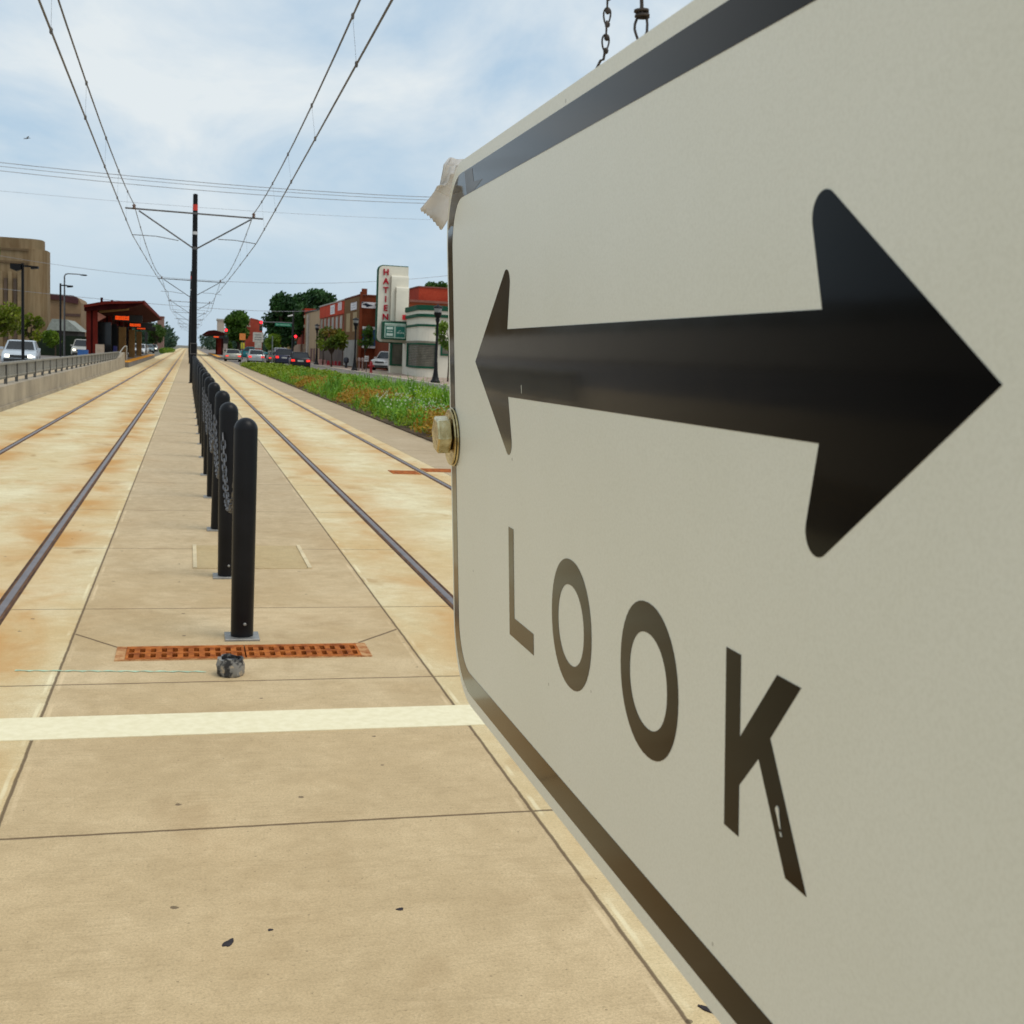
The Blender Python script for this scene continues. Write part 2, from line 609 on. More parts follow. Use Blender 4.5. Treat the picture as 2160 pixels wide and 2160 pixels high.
# rails
m_railtop = M('rail_steel', (0.17, 0.14, 0.14), 0.40, 0.4, 0.18, 6.0, spec=0.5)
m_flank = M('rail_flank_brown', (0.150, 0.078, 0.040), 0.8, 0, 0.3, 6.0)
m_flange = M('rusty_flangeway', (0.085, 0.042, 0.024), 0.85, 0, 0.35, 8.0)
for rx, lab in ((-1.085, 'steel rail nearest the bollards on the left track'), (-2.597, 'outer steel rail of left track beside the concrete ramp wall'),
                (1.770, 'steel rail nearest the bollards on the right track'), (3.273, 'outer steel rail of right track on the planting bed side')):
    t = empty('rail', lab, 'rail', (rx, -4, 0), 'four embedded track rails')
    prof = [(-.022, .001), (-.022, .007), (-.018, .0095), (.018, .0095), (.022, .007), (.022, .001)]
    rings = [[(rx + a, yy, z) for a, z in prof] for yy in (-4, 20, 60, 150, 600)]
    MB().rings(rings).build('rail_head', m_railtop, t, True)
    prof = [(-.034, -.01), (-.034, .001), (-.029, .0035), (-.0225, .0042), (.0225, .0042), (.029, .0035), (.034, .001), (.034, -.01)]
    MB().rings([[(rx + a, yy, z) for a, z in prof] for yy in (-4, 20, 60, 150, 600)]).build('rail_flank', m_flank, t, True)
    bb = MB()
    s = 1 if rx in (-1.085, 3.273) else -1
    bb.box(rx - .052, rx - .035, -4, 600, -0.01, 0.002)
    bb.box(rx + .035, rx + .052, -4, 600, -0.01, 0.002)
    bb.build('flangeway', m_flange, t)

# drain grate in the median
m_rust = M('rusty_iron', (0.34, 0.080, 0.016), 0.9, 0.0, 0.35, 14.0, 0.5, 0.15, 70, tint=(0.52, 0.155, 0.030))
gx0, gx1, gy0, gy1 = -0.355, 1.005, 6.500, 6.805
g = empty('drain_grate', 'rusty orange drain grate with two rows of square holes before the first bollard', 'drain grate', (0.32, 6.65, 0))
box(gx0 + .052, gx1 - .064, gy0 + .012, gy1 - .012, -0.135, -0.09).build('drain_pit', M('pit_dark', (0.006, 0.004, 0.003), 1.0), g)
for k in range(2):
    a0 = gx0 + .052 + k * 0.630
    a1 = a0 + 0.622
    b = MB()
    ys = [gy0 + .012, gy0 + .048, gy0 + .130, gy0 + .163, gy0 + .245, gy1 - .012]
    for j in (0, 2, 4):
        b.box(a0, a1, ys[j], ys[j + 1], -0.028, 0.006)
    n = 11
    pit = (a1 - a0) / n
    for i in range(n + 1):
        xa = a0 + (i - 0.5) * pit + pit * 0.24
        xb = a0 + (i + 0.5) * pit - pit * 0.24
        xa, xb = max(a0, xa), min(a1, xb)
        for (p, q) in ((ys[1], ys[2]), (ys[3], ys[4])):
            b.box(xa, xb, p, q, -0.028, 0.006)
    b.build('grate_section', m_rust, g)
m_rim = M('rust_stained_rim', (0.46, 0.15, 0.040), 0.9, 0, 0.3, 14.0, tint=(0.58, 0.33, 0.15))
b = MB()
b.box(gx0, gx0 + .05, gy0, gy1, 0, 0.005)
b.box(gx1 - .06, gx1, gy0, gy1, 0, 0.005)
b.box(gx0 + .05, gx1 - .06, gy0, gy0 + .010, 0, 0.005)
b.box(gx0 + .05, gx1 - .06, gy1 - .010, gy1, 0, 0.005)
b.build('rim', m_rim, g)

# rail drain across the outer right rail
b = MB()
for (xa, xb, yy) in ((2.80, 3.196, 17.0), (3.35, 3.95, 17.4)):
    b.box(xa, xb, yy - .24, yy + .24, 0.0, 0.007)
o = b.build('track_drain', m_rust, base=(3.2, 17.2, 0))
tag(o, 'rusty track drain plate crossing the outer right rail', 'track drain')

# hatch cover
h_ = empty('hatch_cover', 'pale concrete hatch cover with raised side trims set in the median', 'hatch cover', (0.5, 9.8, 0))
box(0.085, 0.91, 9.24, 10.33, 0.0, 0.0035).build('cover_plate', concrete('hatch_concrete', (0.55, 0.40, 0.20), (0.60, 0.46, 0.25), (0.5, 0.35, 0.17), spots=False), h_)
for xa in (0.055, 0.91):
    box(xa, xa + .03, 9.24, 10.33, 0.0, 0.012).build('side_trim', M('trim_pale', (0.66, 0.54, 0.34), 0.85), h_)

# gum blobs
mgum = M('gum_black', (0.035, 0.028, 0.03), 0.7, 0, 0.2, 40)


def blob(cx, cy, rx, ry, ang, label, zz=0.002):
    b = MB()
    n = 18
    ring = []
    for k in range(n):
        a = 2 * PI * k / n
        q = 1 + 0.16 * math.sin(3 * a + cx * 9) + 0.08 * math.sin(5 * a)
        px, py = rx * q * math.cos(a), ry * q * math.sin(a)
        ring.append((cx + px * math.cos(ang) - py * math.sin(ang), cy + px * math.sin(ang) + py * math.cos(ang)))
    b.prism(ring, lambda a, c, d: (a, c, d), 0.0, zz)
    tag(b.build('gum_spot', mgum, base=(cx, cy, 0)), label, 'gum spot', 'gum spots on the pavement')


blob(0.13, 3.30, 0.024, 0.012, 1.0, 'longest dark gum spot near the bottom of the pavement')
blob(0.64, 3.43, 0.011, 0.008, 0.2, 'round dark gum spot farther right on the near pavement')
blob(0.25, 3.36, 0.008, 0.006, 0.2, 'smallest dark gum spot just right of the longest one', 0.0015)
blob(1.340, 2.725, 0.030, 0.011, -0.75, 'dark flake lying by the seam under the sign edge', 0.004)

# broken pipe stub
b = MB()
n = 22
pr = [(0.060, 0.0), (0.068, 0.012), (0.066, 0.035), (0.071, 0.055), (0.066, 0.075), (0.064, 0.092), (0.052, 0.094), (0.050, 0.05), (0.05, 0.02)]
rings = []
rr = random.Random(4)
jit = [rr.uniform(-1, 1) for _ in range(n)]
for i, (r_, z) in enumerate(pr):
    rings.append([((r_ + 0.0045 * math.sin(k * 2.1 + i) + 0.003 * rr.uniform(-1, 1)) * math.cos(2 * PI * k / n) + 0.23,
                   (r_ + 0.0045 * math.sin(k * 2.1 + i)) * math.sin(2 * PI * k / n) + 6.18, z + (0.007 * jit[k] if i >= 4 else 0)) for k in range(n)])
b.rings(rings)
mt, hh = newmat('stub_paint', (0.2, 0.2, 0.2), 0.5)
f = hh.noise(hh.objc(), 16.0, 4, 0.6)
c = hh.mix(hh.ramp(f, 0.44, 0.54), (0.02, 0.02, 0.022), (0.24, 0.23, 0.21))
c = hh.mix(hh.ramp(hh.noise(hh.objc(), 28.0, 3), 0.60, 0.66), c, (0.45, 0.36, 0.25))
hh.t.links.new(c, hh.b.inputs['Base Color'])
tag(b.build('pipe_stub', mt, base=(0.23, 6.18, 0), smooth=True), 'broken grey and black pipe stub standing before the drain grate', 'pipe stub')

# ------------------------------------------------------------------ bollards and chains
m_blk = M('black_plastic', (0.006, 0.006, 0.0075), 0.38, 0, 0.3, 5.0, 0.05, 0.22, 160)
m_galv = M('galvanised', (0.30, 0.29, 0.27), 0.5, 0.6, 0.2, 14.0)
BY = [(0.32, 7.0), (0.29, 8.91), (0.28, 11.24), (0.28, 13.7), (0.27, 16.1), (0.27, 18.65), (0.265, 21.2)]
while len(BY) < 18:
    BY.append((BY[-1][0] - 0.004, BY[-1][1] + 2.45))
ORD = ['nearest', 'second', 'third', 'fourth', 'fifth', 'sixth', 'seventh', 'eighth', 'ninth', 'tenth', 'eleventh', 'twelfth', 'thirteenth',
       'fourteenth', 'fifteenth', 'sixteenth', 'seventeenth', 'eighteenth', 'nineteenth', 'twentieth']
bx, by = BY[0]
bol = empty('bollard', 'nearest black round-topped bollard standing behind the rusty drain grate', 'bollard', (bx, by, 0), 'black bollards along the median')
prof = [(0.063, 0.008), (0.064, 0.02), (0.066, 0.6), (0.0665, 1.205)] + [(0.0665 * math.cos(a), 1.205 + 0.0665 * math.sin(a)) for a in (0.2, 0.45, 0.7, 0.95, 1.2, 1.4, 1.54)]
MB().lathe(prof, (bx, by, 0), 28).build('sleeve', m_blk, bol, True)
b = MB()
q = 0.097
b.rings([[(bx + sx * q * k, by + sy * q * k, z) for sx, sy in ((-1, -1), (1, -1), (1, 1), (-1, 1))] for k, z in ((1, 0), (1, .010), (.97, .013))])
b.build('base_plate', m_galv, bol)
b = MB()
b.rings([[(bx + .012 + r_ * math.cos(2 * PI * k / 10), by - .060 - yy, 0.092 + r_ * math.sin(2 * PI * k / 10)) for k in range(10)] for r_, yy in ((.009, 0), (.009, .008), (.006, .011), (.002, .012))])
b.build('bolt', m_galv, bol, True)
for i, (x_, y_) in enumerate(BY[1:], 1):
    c = copy_tree(bol)
    c.location = (x_, y_, 0)
    c.rotation_euler = (R(rnd.uniform(-.25, .25)), R({1: -.2, 2: 1.1}.get(i, rnd.uniform(-.35, .35))), 0)
    c['label'] = ORD[i] + ' black round-topped bollard counted from the rusty drain grate'


def link(b, p, d, up, L, w, r_, n1=4, ns=5):
    """stadium shaped chain link centred on p, long axis d, broad axis up"""
    d, up = Vector(d).normalized(), Vector(up)
    up = (up - d * up.dot(d)).normalized()
    pts = []
    for k in range(12):
        a = 2 * PI * k / 12
        cx = math.cos(a)
        pts.append(Vector(p) + d * (cx * w / 2 + (L - w) / 2 * (1 if cx > 0.01 else -1 if cx < -0.01 else 0)) + up * math.sin(a) * w / 2)
    b.tube(pts, r_, ns, closed=True)


m_chain = M('grey_chain', (0.10, 0.10, 0.105), 0.5, 0.5, 0.3, 20)
for i in range(5):
    (x0, y0), (x1, y1) = BY[i], BY[i + 1]
    x0 -= 0.035
    x1 -= 0.045
    b = MB()
    n = int((y1 - y0) / 0.052)
    pts = []
    for k in range(n + 1):
        t = k / n
        pts.append(Vector((x0 + (x1 - x0) * t, y0 + 0.06 + (y1 - y0 - 0.12) * t, 1.04 - 0.42 * 4 * t * (1 - t))))
    for k in range(n):
        d = pts[k + 1] - pts[k]
        tw = k * 1.5708 + rnd.uniform(-.55, .55) + .5 * math.sin(k * .7)
        ux, uy = Vector((1, 0, 0)), d.normalized().cross(Vector((1, 0, 0)))
        link(b, (pts[k] + pts[k + 1]) / 2, d, tuple(ux * math.cos(tw) + uy * math.sin(tw)), d.length * 1.38, 0.030, 0.0050)
    tag(b.build('bollard_chain', m_chain, base=(x0, (y0 + y1) / 2, 0.6)),
        'sagging grey chain between the %s and %s bollards' % (ORD[i], ORD[i + 1]), 'chain', 'chains strung between bollards')

# ------------------------------------------------------------------ overhead line poles
m_pole = M('pole_black', (0.006, 0.006, 0.007), 0.5, 0, 0.2, 2.0, spec=0.2)
m_arm = M('arm_grey', (0.12, 0.115, 0.115), 0.5, 0.5, 0.15, 3.0)
m_red = M('red_band', (0.62, 0.035, 0.015), 0.5, 0, 0.1)
m_whb = M('white_band', (0.55, 0.55, 0.55), 0.5, 0, 0.1)
PY = [55.4, 112.4, 169.0, 226.0, 284.0, 342.0, 400.0]
px = 0.21


def ptube(pts, r_, n=8):
    return MB().tube(pts, r_, n)


def pole_parts(t, y0):
    P = lambda x, z: (x, y0, z)
    MB().lathe([(0.20, 0.0), (0.20, 0.03), (0.155, 0.035), (0.15, 0.5), (0.125, 4.0), (0.10, 8.12), (0.07, 8.15)], P(px, 0), 16).build('shaft', m_pole, t, True)
    MB().lathe([(0.107, 7.44), (0.107, 7.70)], P(px, 0), 16).build('red_band', m_red, t, True)
    MB().lathe([(0.116, 6.42), (0.116, 6.55)], P(px, 0), 16).build('white_band', m_whb, t, True)
    ptube([P(-2.69, 7.34), P(3.10, 7.30)], 0.035).build('cross_arm', m_arm, t, True)
    b = MB()
    b.tube([P(-2.12, 7.26), P(px - .08, 5.85)], 0.032, 8)
    b.build('arm_brace', m_arm, t, True)
    MB().tube([P(2.58, 7.24), P(px + .08, 5.83)], 0.032, 8).build('arm_brace', m_arm, t, True)
    MB().lathe([(.118, 5.78), (.118, 5.90)], P(px, 0), 12).build('clamp', m_arm, t, True)
    MB().lathe([(.112, 7.28), (.112, 7.37)], P(px, 0), 12).build('clamp', m_arm, t, True)
    for xa in (-2.32, 2.69):
        MB().lathe([(.04, 7.33), (.075, 7.37), (.05, 7.42), (.085, 7.46), (.05, 7.50), (.03, 7.54)], P(xa, 0), 10).build('insulator', M('insulator_brown', (0.16, 0.08, 0.05), 0.35), t, True)
    MB().tube([P(-2.38, 6.24), P(-1.4, 6.24), P(-.47, 6.12)], 0.016, 6).build('steady_arm', m_arm, t, True)
    MB().tube([P(2.82, 6.21), P(1.9, 6.30), P(1.19, 6.29)], 0.016, 6).build('steady_arm', m_arm, t, True)


pole = empty('catenary_pole', 'nearest tall black overhead line pole with red band and cross arms', 'line pole', (px, PY[0], 0), 'overhead line poles along the median')
pole_parts(pole, PY[0])
for i, y_ in enumerate(PY[1:], 1):
    c = copy_tree(pole)
    c.location = (px - 0.02 * i, y_, 0)
    c['label'] = ORD[i] + ' black overhead line pole counted from the near bollards'
bx_ = empty('control_box', 'dark control box in a pale frame on the nearest overhead line pole', 'control box', (0.22, 55.2, 1.27))
box(0.10, 0.34, 55.02, 55.24, 1.30, 1.72).build('box_body', m_pole, bx_)
b = MB()
for (a0, a1, c0, c1) in ((0.07, 0.10, 1.27, 1.75), (0.34, 0.37, 1.27, 1.75), (0.10, 0.34, 1.27, 1.30), (0.10, 0.34, 1.72, 1.75)):
    b.box(a0, a1, 55.0, 55.05, c0, c1)
b.build('frame', m_arm, bx_)

# wires
m_wire = M('wire_dark', (0.17, 0.16, 0.155), 0.6, 0.0, 0.2, 1.0)
for side, lab in ((0, 'overhead wires above the left track'), (1, 'overhead wires above the right track')):
    t = empty('overhead_wires', 'pair of ' + lab + ' with thin droppers', 'overhead wires', (-2.3 if side == 0 else 2.7, 0, 6.2), 'overhead wires above the tracks')
    ys = [-1.6] + PY
    mp_, cp_ = [], []
    drops = []
    for k in range(len(ys) - 1):
        ya, yb = ys[k], ys[k + 1]
        odd = k % 2
        if side == 0:
            ca, cb = ((-1.80, -2.38), (-2.38, -1.9))[odd]
            ma, mb_ = (-1.82, -2.32) if k == 0 else (-2.32, -2.32)
        else:
            ca, cb = ((2.30, 2.82), (2.82, 2.35))[odd]
            ma, mb_ = (2.25, 2.69) if k == 0 else (2.69, 2.69)
        for q in range(12 + (1 if k == len(ys) - 2 else 0)):
            f = q / 12
            yy = ya + (yb - ya) * f
            mz = 7.50 - 0.66 * 4 * f * (1 - f)
            cz = 6.22 - 0.06 * 4 * f * (1 - f)
            mx_ = ma + (mb_ - ma) * f
            cx_ = ca + (cb - ca) * f
            mp_.append((mx_, yy, mz))
            cp_.append((cx_, yy, cz))
        for q in range(1, 8):
            f = q / 8
            yy = ya + (yb - ya) * f
            drops.append(((ma + (mb_ - ma) * f, yy, 7.50 - 0.66 * 4 * f * (1 - f)), (ca + (cb - ca) * f, yy, 6.22 - 0.06 * 4 * f * (1 - f)), k))
    MB().tube(mp_, 0.017, 5).build('messenger_wire', m_wire, t)
    MB().tube(cp_, 0.018, 5).build('contact_wire', m_wire, t)
    for (a, c, k) in drops:
        if k > 2:
            continue
        b = MB()
        b.tube([a, c], 0.003, 4)
        for e in (a, c):
            b.lathe([(0.012, -0.05), (0.026, -0.03), (0.026, 0.03), (0.012, 0.05)], e, 6)
        b.build('dropper', m_wire, t)


def span(name, pts, r_, lab, grp='utility wires crossing above the street'):
    """smooth wire through three points"""
    a, m0, c = [Vector(p) for p in pts]
    out = []
    for k in range(25):
        t = k / 24
        out.append(a * (1 - t) * (1 - 2 * t) + m0 * 4 * t * (1 - t) + c * t * (2 * t - 1))
    tag(MB().tube(out, r_ * .85, 5).build(name, m_wire2, base=tuple(out[12])), lab, 'wire', grp)


m_wire2 = M('wire_grey', (0.30, 0.30, 0.31), 0.6, 0.0, 0.2, 1.0)
span('utility_wire', ((-22, 75, 11.8), (3.7, 75, 11.13), (24, 75, 12.0)), 0.022, 'topmost thin utility wire crossing the sky above the nearest line pole')
span('utility_wire', ((-22, 75.4, 11.6), (3.7, 75.4, 11.0), (24, 75.4, 11.85)), 0.018, 'thin utility wire hung just below the topmost street crossing wire')
span('utility_wire', ((-22, 75, 11.4), (3.7, 75, 10.68), (24, 75, 11.75)), 0.020, 'utility wire just above the top of the nearest line pole')
span('utility_wire', ((-24, 95, 12.2), (3.7, 95, 11.85), (26, 95, 12.7)), 0.011, 'very faint utility wire behind the cross arm of the nearest pole')
span('utility_wire', ((-20, 115, 9.1), (2.6, 115, 7.55), (24, 115, 9.4)), 0.018, 'utility wire sagging level with the top of the tower sign')
span('utility_wire', ((-20, 130, 6.4), (1.4, 130, 5.52), (13, 130, 5.9)), 0.024, 'lowest utility wire sagging in front of the far trees')

# ------------------------------------------------------------------ LOOK sign (parallel to the tracks, hung at the camera's right)
SU = Vector((-9.36288195e-04, -9.99994202e-01, 3.27406563e-03))
SV = Vector((0.05919266, -0.00332375, -0.99824104))
SN = Vector((9.98246138e-01, -7.40840667e-04, 5.91954242e-02))
ST = Vector((0.14166211, 0.70216631, 0.10561319 + CAM_H))
SH = 0.305


def SP(u, v, d):
    return ST + SH * (u * SU + v * SV) - d * SN      # d: metres proud of the face


def rrect(u0, v0, u1, v1, r_, n=10):
    out = []
    for (cu, cv, a0) in ((u1 - r_, v0 + r_, -PI / 2), (u1 - r_, v1 - r_, 0), (u0 + r_, v1 - r_, PI / 2), (u0 + r_, v0 + r_, PI)):
        for k in range(n + 1):
            a = a0 + PI / 2 * k / n
            out.append((cu + r_ * math.cos(a), cv + r_ * math.sin(a)))
    return out


UR = 1.888
mt, hh = newmat('sign_white', (0.74, 0.72, 0.60), 0.34, 0, 0.42)
o_ = hh.pos()
gr = hh.noise(o_, 900.0, 2, 0.7)
cl = hh.noise(o_, 14.0, 4, 0.6)
c = hh.mix(hh.ramp(cl, 0.3, 0.7), (0.765, 0.762, 0.650), (0.785, 0.782, 0.675))
c = hh.mix(hh.ramp(gr, 0.35, 0.72, 0, 0.15), c, (0.42, 0.40, 0.28))
vo = mt.node_tree.nodes.new('ShaderNodeTexVoronoi')
vo.voronoi_dimensions = '2D'
vo.inputs['Scale'].default_value = 34.0
cm_ = mt.node_tree.nodes.new('ShaderNodeCombineXYZ')
hh.t.links.new(hh.xyz(o_)[1], cm_.inputs[0])
hh.t.links.new(hh.xyz(o_)[2], cm_.inputs[1])
hh.t.links.new(cm_.outputs[0], vo.inputs['Vector'])
sz = hh.math('MULTIPLY', hh.ramp(hh.xyz(vo.outputs['Color'])[0], 0.90, 1.0), 0.030)
c = hh.mix(hh.math('MULTIPLY', hh.math('LESS_THAN', vo.outputs['Distance'], sz), 0.5), c, (0.16, 0.13, 0.09))
hh.t.links.new(c, hh.b.inputs['Base Color'])
m_sw = mt
mt, hh = newmat('sign_black_vinyl', (0.003, 0.003, 0.003), 0.09, 0, 0.5)
hh.b.inputs['Specular IOR Level'].default_value = 0.02
o_ = hh.pos()
hh.t.links.new(hh.ramp(hh.noise(o_, 40.0, 4), 0.3, 0.7, 0.06, 0.14), hh.b.inputs['Roughness'])
lw_ = mt.node_tree.nodes.new('ShaderNodeLayerWeight')
gl_ = mt.node_tree.nodes.new('ShaderNodeBsdfGlossy')
gl_.inputs['Roughness'].default_value = 0.07
bp_ = mt.node_tree.nodes.new('ShaderNodeBump')
bp_.inputs['Strength'].default_value = 0.06
bp_.inputs['Distance'].default_value = 0.001
hh.t.links.new(hh.noise(o_, 28.0, 3), bp_.inputs['Height'])
hh.t.links.new(bp_.outputs[0], gl_.inputs['Normal'])
fr_ = hh.math('MULTIPLY', hh.math('POWER', lw_.outputs['Facing'], 6.0), 1.3, clamp=True)
ms_b = mt.node_tree.nodes.new('ShaderNodeMixShader')
hh.t.links.new(fr_, ms_b.inputs[0])
hh.t.links.new(hh.b.outputs[0], ms_b.inputs[1])
hh.t.links.new(gl_.outputs[0], ms_b.inputs[2])
hh.t.links.new(ms_b.outputs[0], mt.node_tree.nodes['Material Output'].inputs['Surface'])
m_sb = mt
sg = empty('look_sign', 'large white metal sign with black double arrow and word LOOK', 'sign', SP(0.94, 1.0, -0.002))
LU = 0.0
MB().prism(rrect(LU, 0, UR, 1, 0.14), SP, -0.0022, 0.0).build('sign_panel', m_sw, sg)
D0, D1 = 0.0, 0.00014
MB().ring2(rrect(LU + .0105, .021, UR - .021, 1 - .021, .125), rrect(LU + .0495, .063, UR - .063, 1 - .063, .088), SP, D0, D1).build('border', m_sb, sg)


def arrow_poly():
    va = 0.3533

    def corner(tip, cc, r_, inner):
        # tangent from tip to circle, arc round, tangent to inner corner
        def tang(p, side):
            dx, dy = p[0] - cc[0], p[1] - cc[1]
            dd = math.hypot(dx, dy)
            a = math.atan2(dy, dx) + side * math.acos(r_ / dd)
            return a
        return tang
    pts = []
    # upper right quarter described clockwise from the right tip, then mirrored
    tip, cc, r_, inner = (1.656, va), (1.4335, 0.2285), 0.0200, (1.4325, 0.3005)

    def tang(p, side):
        dx, dy = p[0] - cc[0], p[1] - cc[1]
        return math.atan2(dy, dx) + side * math.acos(r_ / math.hypot(dx, dy))
    a0 = tang(tip, -1)
    a1 = tang(inner, 1)
    while a1 > a0:
        a1 -= 2 * PI
    arc = [(cc[0] + r_ * math.cos(a0 + (a1 - a0) * k / 10), cc[1] + r_ * math.sin(a0 + (a1 - a0) * k / 10)) for k in range(11)]
    q = [tip] + arc + [inner]
    ax = (1.656 + 0.225) / 2
    up_left = [(2 * ax - a - (0.0 if i else 0), b) for i, (a, b) in enumerate(q)][::-1]
    upper = q + up_left
    lower = [(a, 2 * va - b) for a, b in upper][::-1][1:-1]
    return upper + lower


MB().prism(arrow_poly(), SP, D0, D1).build('arrow', m_sb, sg)
L_ = [(.442, .614), (.473, .614), (.473, .758), (.585, .758), (.585, .791), (.442, .791)]
MB().prism(L_, SP, D0, D1).build('letter', m_sb, sg)


def oval(cu, cv, a, b_, n=44, p=2.12):
    out = []
    for k in range(n):
        t = 2 * PI * k / n
        cs, sn = math.cos(t), math.sin(t)
        out.append((cu + a * math.copysign(abs(cs) ** (2 / p), cs), cv + b_ * math.copysign(abs(sn) ** (2 / p), sn)))
    return out


for cu, hw in ((0.7715, 0.0885), (1.0590, 0.0890)):
    MB().ring2(oval(cu, .7015, hw, .0895), oval(cu, .7025, hw - .0312, .0555), SP, D0, D1).build('letter', m_sb, sg)
K_ = [(1.265, .613), (1.297, .613), (1.297, .692), (1.369, .613), (1.412, .613), (1.358, .674), (1.429, .790), (1.391, .790), (1.336, .700), (1.297, .739), (1.297, .790), (1.265, .790)]
MB().prism(K_, SP, D0, D1).build('letter', m_sb, sg)
b = MB()
b.prism([(1.3715, .7335), (1.3745, .7300), (1.3775, .7320), (1.3780, .7370), (1.3800, .7435), (1.3815, .7490), (1.3790, .7470), (1.3765, .7420), (1.3745, .7385)], SP, D1, D1 + .0002)
b.prism([(1.3805, .7515), (1.3825, .7520), (1.3840, .7550), (1.3822, .7552)], SP, D1, D1 + .0002)
b.prism([(0.5295, .3855), (0.5312, .3855), (0.5316, .398), (0.5304, .398)], SP, D1, D1 + .0001)
b.build('scratch', m_sw, sg)
# bolt and washers through the far edge
m_zinc = M('yellow_zinc', (0.58, 0.45, 0.19), 0.25, 1.0, 0.35, 90.0, 0.08, 0.5, 300, tint=(0.74, 0.66, 0.42))
wc = (0.033, 0.4985)
bo = empty('anchor_bolt', 'yellow zinc hex bolt with washers at far edge of sign', 'bolt', SP(wc[0], wc[1], 0.0), None)


def disc(r0, d0, d1, n=40, bev=0.0004):
    rings = []
    for r_, d in ((r0 - bev, d0), (r0, d0 + bev), (r0, d1 - bev), (r0 - bev, d1)):
        rings.append([SP(wc[0] + r_ / SH * math.cos(2 * PI * k / n), wc[1] + r_ / SH * math.sin(2 * PI * k / n), d) for k in range(n)])
    return MB().rings(rings)


disc(0.0172, 0.0004, 0.0016).build('washer', m_zinc, bo, True)
disc(0.0165, 0.0018, 0.0030).build('washer', m_zinc, bo, True)
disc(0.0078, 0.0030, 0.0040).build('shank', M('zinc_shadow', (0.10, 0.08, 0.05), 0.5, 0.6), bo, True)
hexp = []
for rr_, d in ((.0106, .0036), (.0112, .0042), (.0112, .0108), (.0100, .0117)):
    hexp.append([SP(wc[0] + .008 + rr_ / SH * math.cos(PI / 3 * k + 0.18), wc[1] - .006 + rr_ / SH * math.sin(PI / 3 * k + 0.18), d) for k in range(6)])
MB().rings(hexp).build('hex_head', m_zinc, bo)

# tape hanging on the corner
mt, hh = newmat('paper_tape', (0.50, 0.41, 0.34), 0.6, 0, 0.4)
o_ = hh.pos()
c = hh.mix(hh.ramp(hh.noise(o_, 120.0, 5, 0.7), 0.3, 0.7), (0.80, 0.77, 0.74), (0.88, 0.86, 0.83))
c = hh.mix(hh.ramp(hh.noise(o_, 45.0, 4), 0.60, 0.70, 0, 0.5), c, (0.33, 0.20, 0.12))
hh.t.links.new(c, hh.b.inputs['Base Color'])
hh.bump(hh.noise(o_, 160.0, 4), 0.5, 0.0012)
tr_ = mt.node_tree.nodes.new('ShaderNodeBsdfTranslucent')
tr_.inputs['Color'].default_value = (0.80, 0.78, 0.75, 1)
mx_s = mt.node_tree.nodes.new('ShaderNodeMixShader')
mx_s.inputs[0].default_value = 0.5
hh.t.links.new(hh.b.outputs[0], mx_s.inputs[1])
hh.t.links.new(tr_.outputs[0], mx_s.inputs[2])
hh.t.links.new(mx_s.outputs[0], mt.node_tree.nodes['Material Output'].inputs['Surface'])
m_tape = mt


def CP(px_, py_, dep):
    """point at a real distance down the lens axis, from source-photo measurements of the tape"""
    return Vector((0, 0, CAM_H)) + right * ((px_ - 1080) / 2550 * dep) + down * ((py_ - 1080) / 2550 * dep) + fwd * dep


rows = [((944, 338), (978, 337), .690, .688), ((936, 352), (972, 353), .686, .690), ((932, 370), (968, 374), .684, .693), ((927, 388), (964, 398), .686, .700),
        ((921, 392), (962, 404), .684, .700), ((916, 404), (958, 424), .688, .704), ((905, 420), (950, 450), .693, .706), ((894, 432), (940, 470), .697, .706), ((887, 441), (931, 485), .700, .705)]
nc = 14
grid = []
for j, (a, c_, da, db) in enumerate(rows):
    row = []
    for k in range(nc + 1):
        t = k / nc
        q = CP(a[0] + (c_[0] - a[0]) * t, a[1] + (c_[1] - a[1]) * t, da + (db - da) * t)
        wv = 0.0022 * math.sin(t * 7 + j * 1.3) * (1.2 if j < 4 else 0.5)
        q = q - fwd * (wv + 0.0035 * math.sin(t * PI))
        if j == len(rows) - 1:
            q = q + down * (0.0006 if k % 2 else -0.0005)
        row.append(q)
    grid.append(row)
b = MB()
vs = [p for r_ in grid for p in r_]
fs = []
for j in range(len(rows) - 1):
    for k in range(nc):
        a = j * (nc + 1) + k
        fs.append((a, a + 1, a + nc + 2, a + nc + 1))
b.add(vs, fs)
tp = empty('tape_strip', 'crumpled beige strip of tape hanging off the upper far corner of the sign', 'tape', tuple(grid[0][7]))
o = b.build('tape_tail', m_tape, tp, True)
md = o.modifiers.new('thick', 'SOLIDIFY')
md.thickness = 0.0004
mt, hh = newmat('clear_tape', (0.80, 0.77, 0.72), 0.12, 0, 0.6)
hh.b.inputs['Alpha'].default_value = 0.40
hh.bump(hh.noise(hh.pos(), 140.0, 4), 0.6, 0.0015)
b = MB()
vs = [p - fwd * 0.0016 for r_ in grid[1:6] for p in r_[1:]]
fs = []
for j in range(4):
    for k in range(nc - 1):
        a = j * nc + k
        fs.append((a, a + 1, a + nc + 1, a + nc))
b.add(vs, fs)
b.build('clear_tape', mt, tp, True)
# torn bit of tape stuck on the face by the corner
b = MB()
b.prism([(0.165, 0.022), (0.225, 0.024), (0.235, 0.048), (0.300, 0.052), (0.235, 0.0625), (0.180, 0.0625)], SP, D1, D1 + .0001)
b.build('torn_patch', M('tape_residue', (0.06, 0.052, 0.046), 0.3, 0, 0.3, 90), tp)

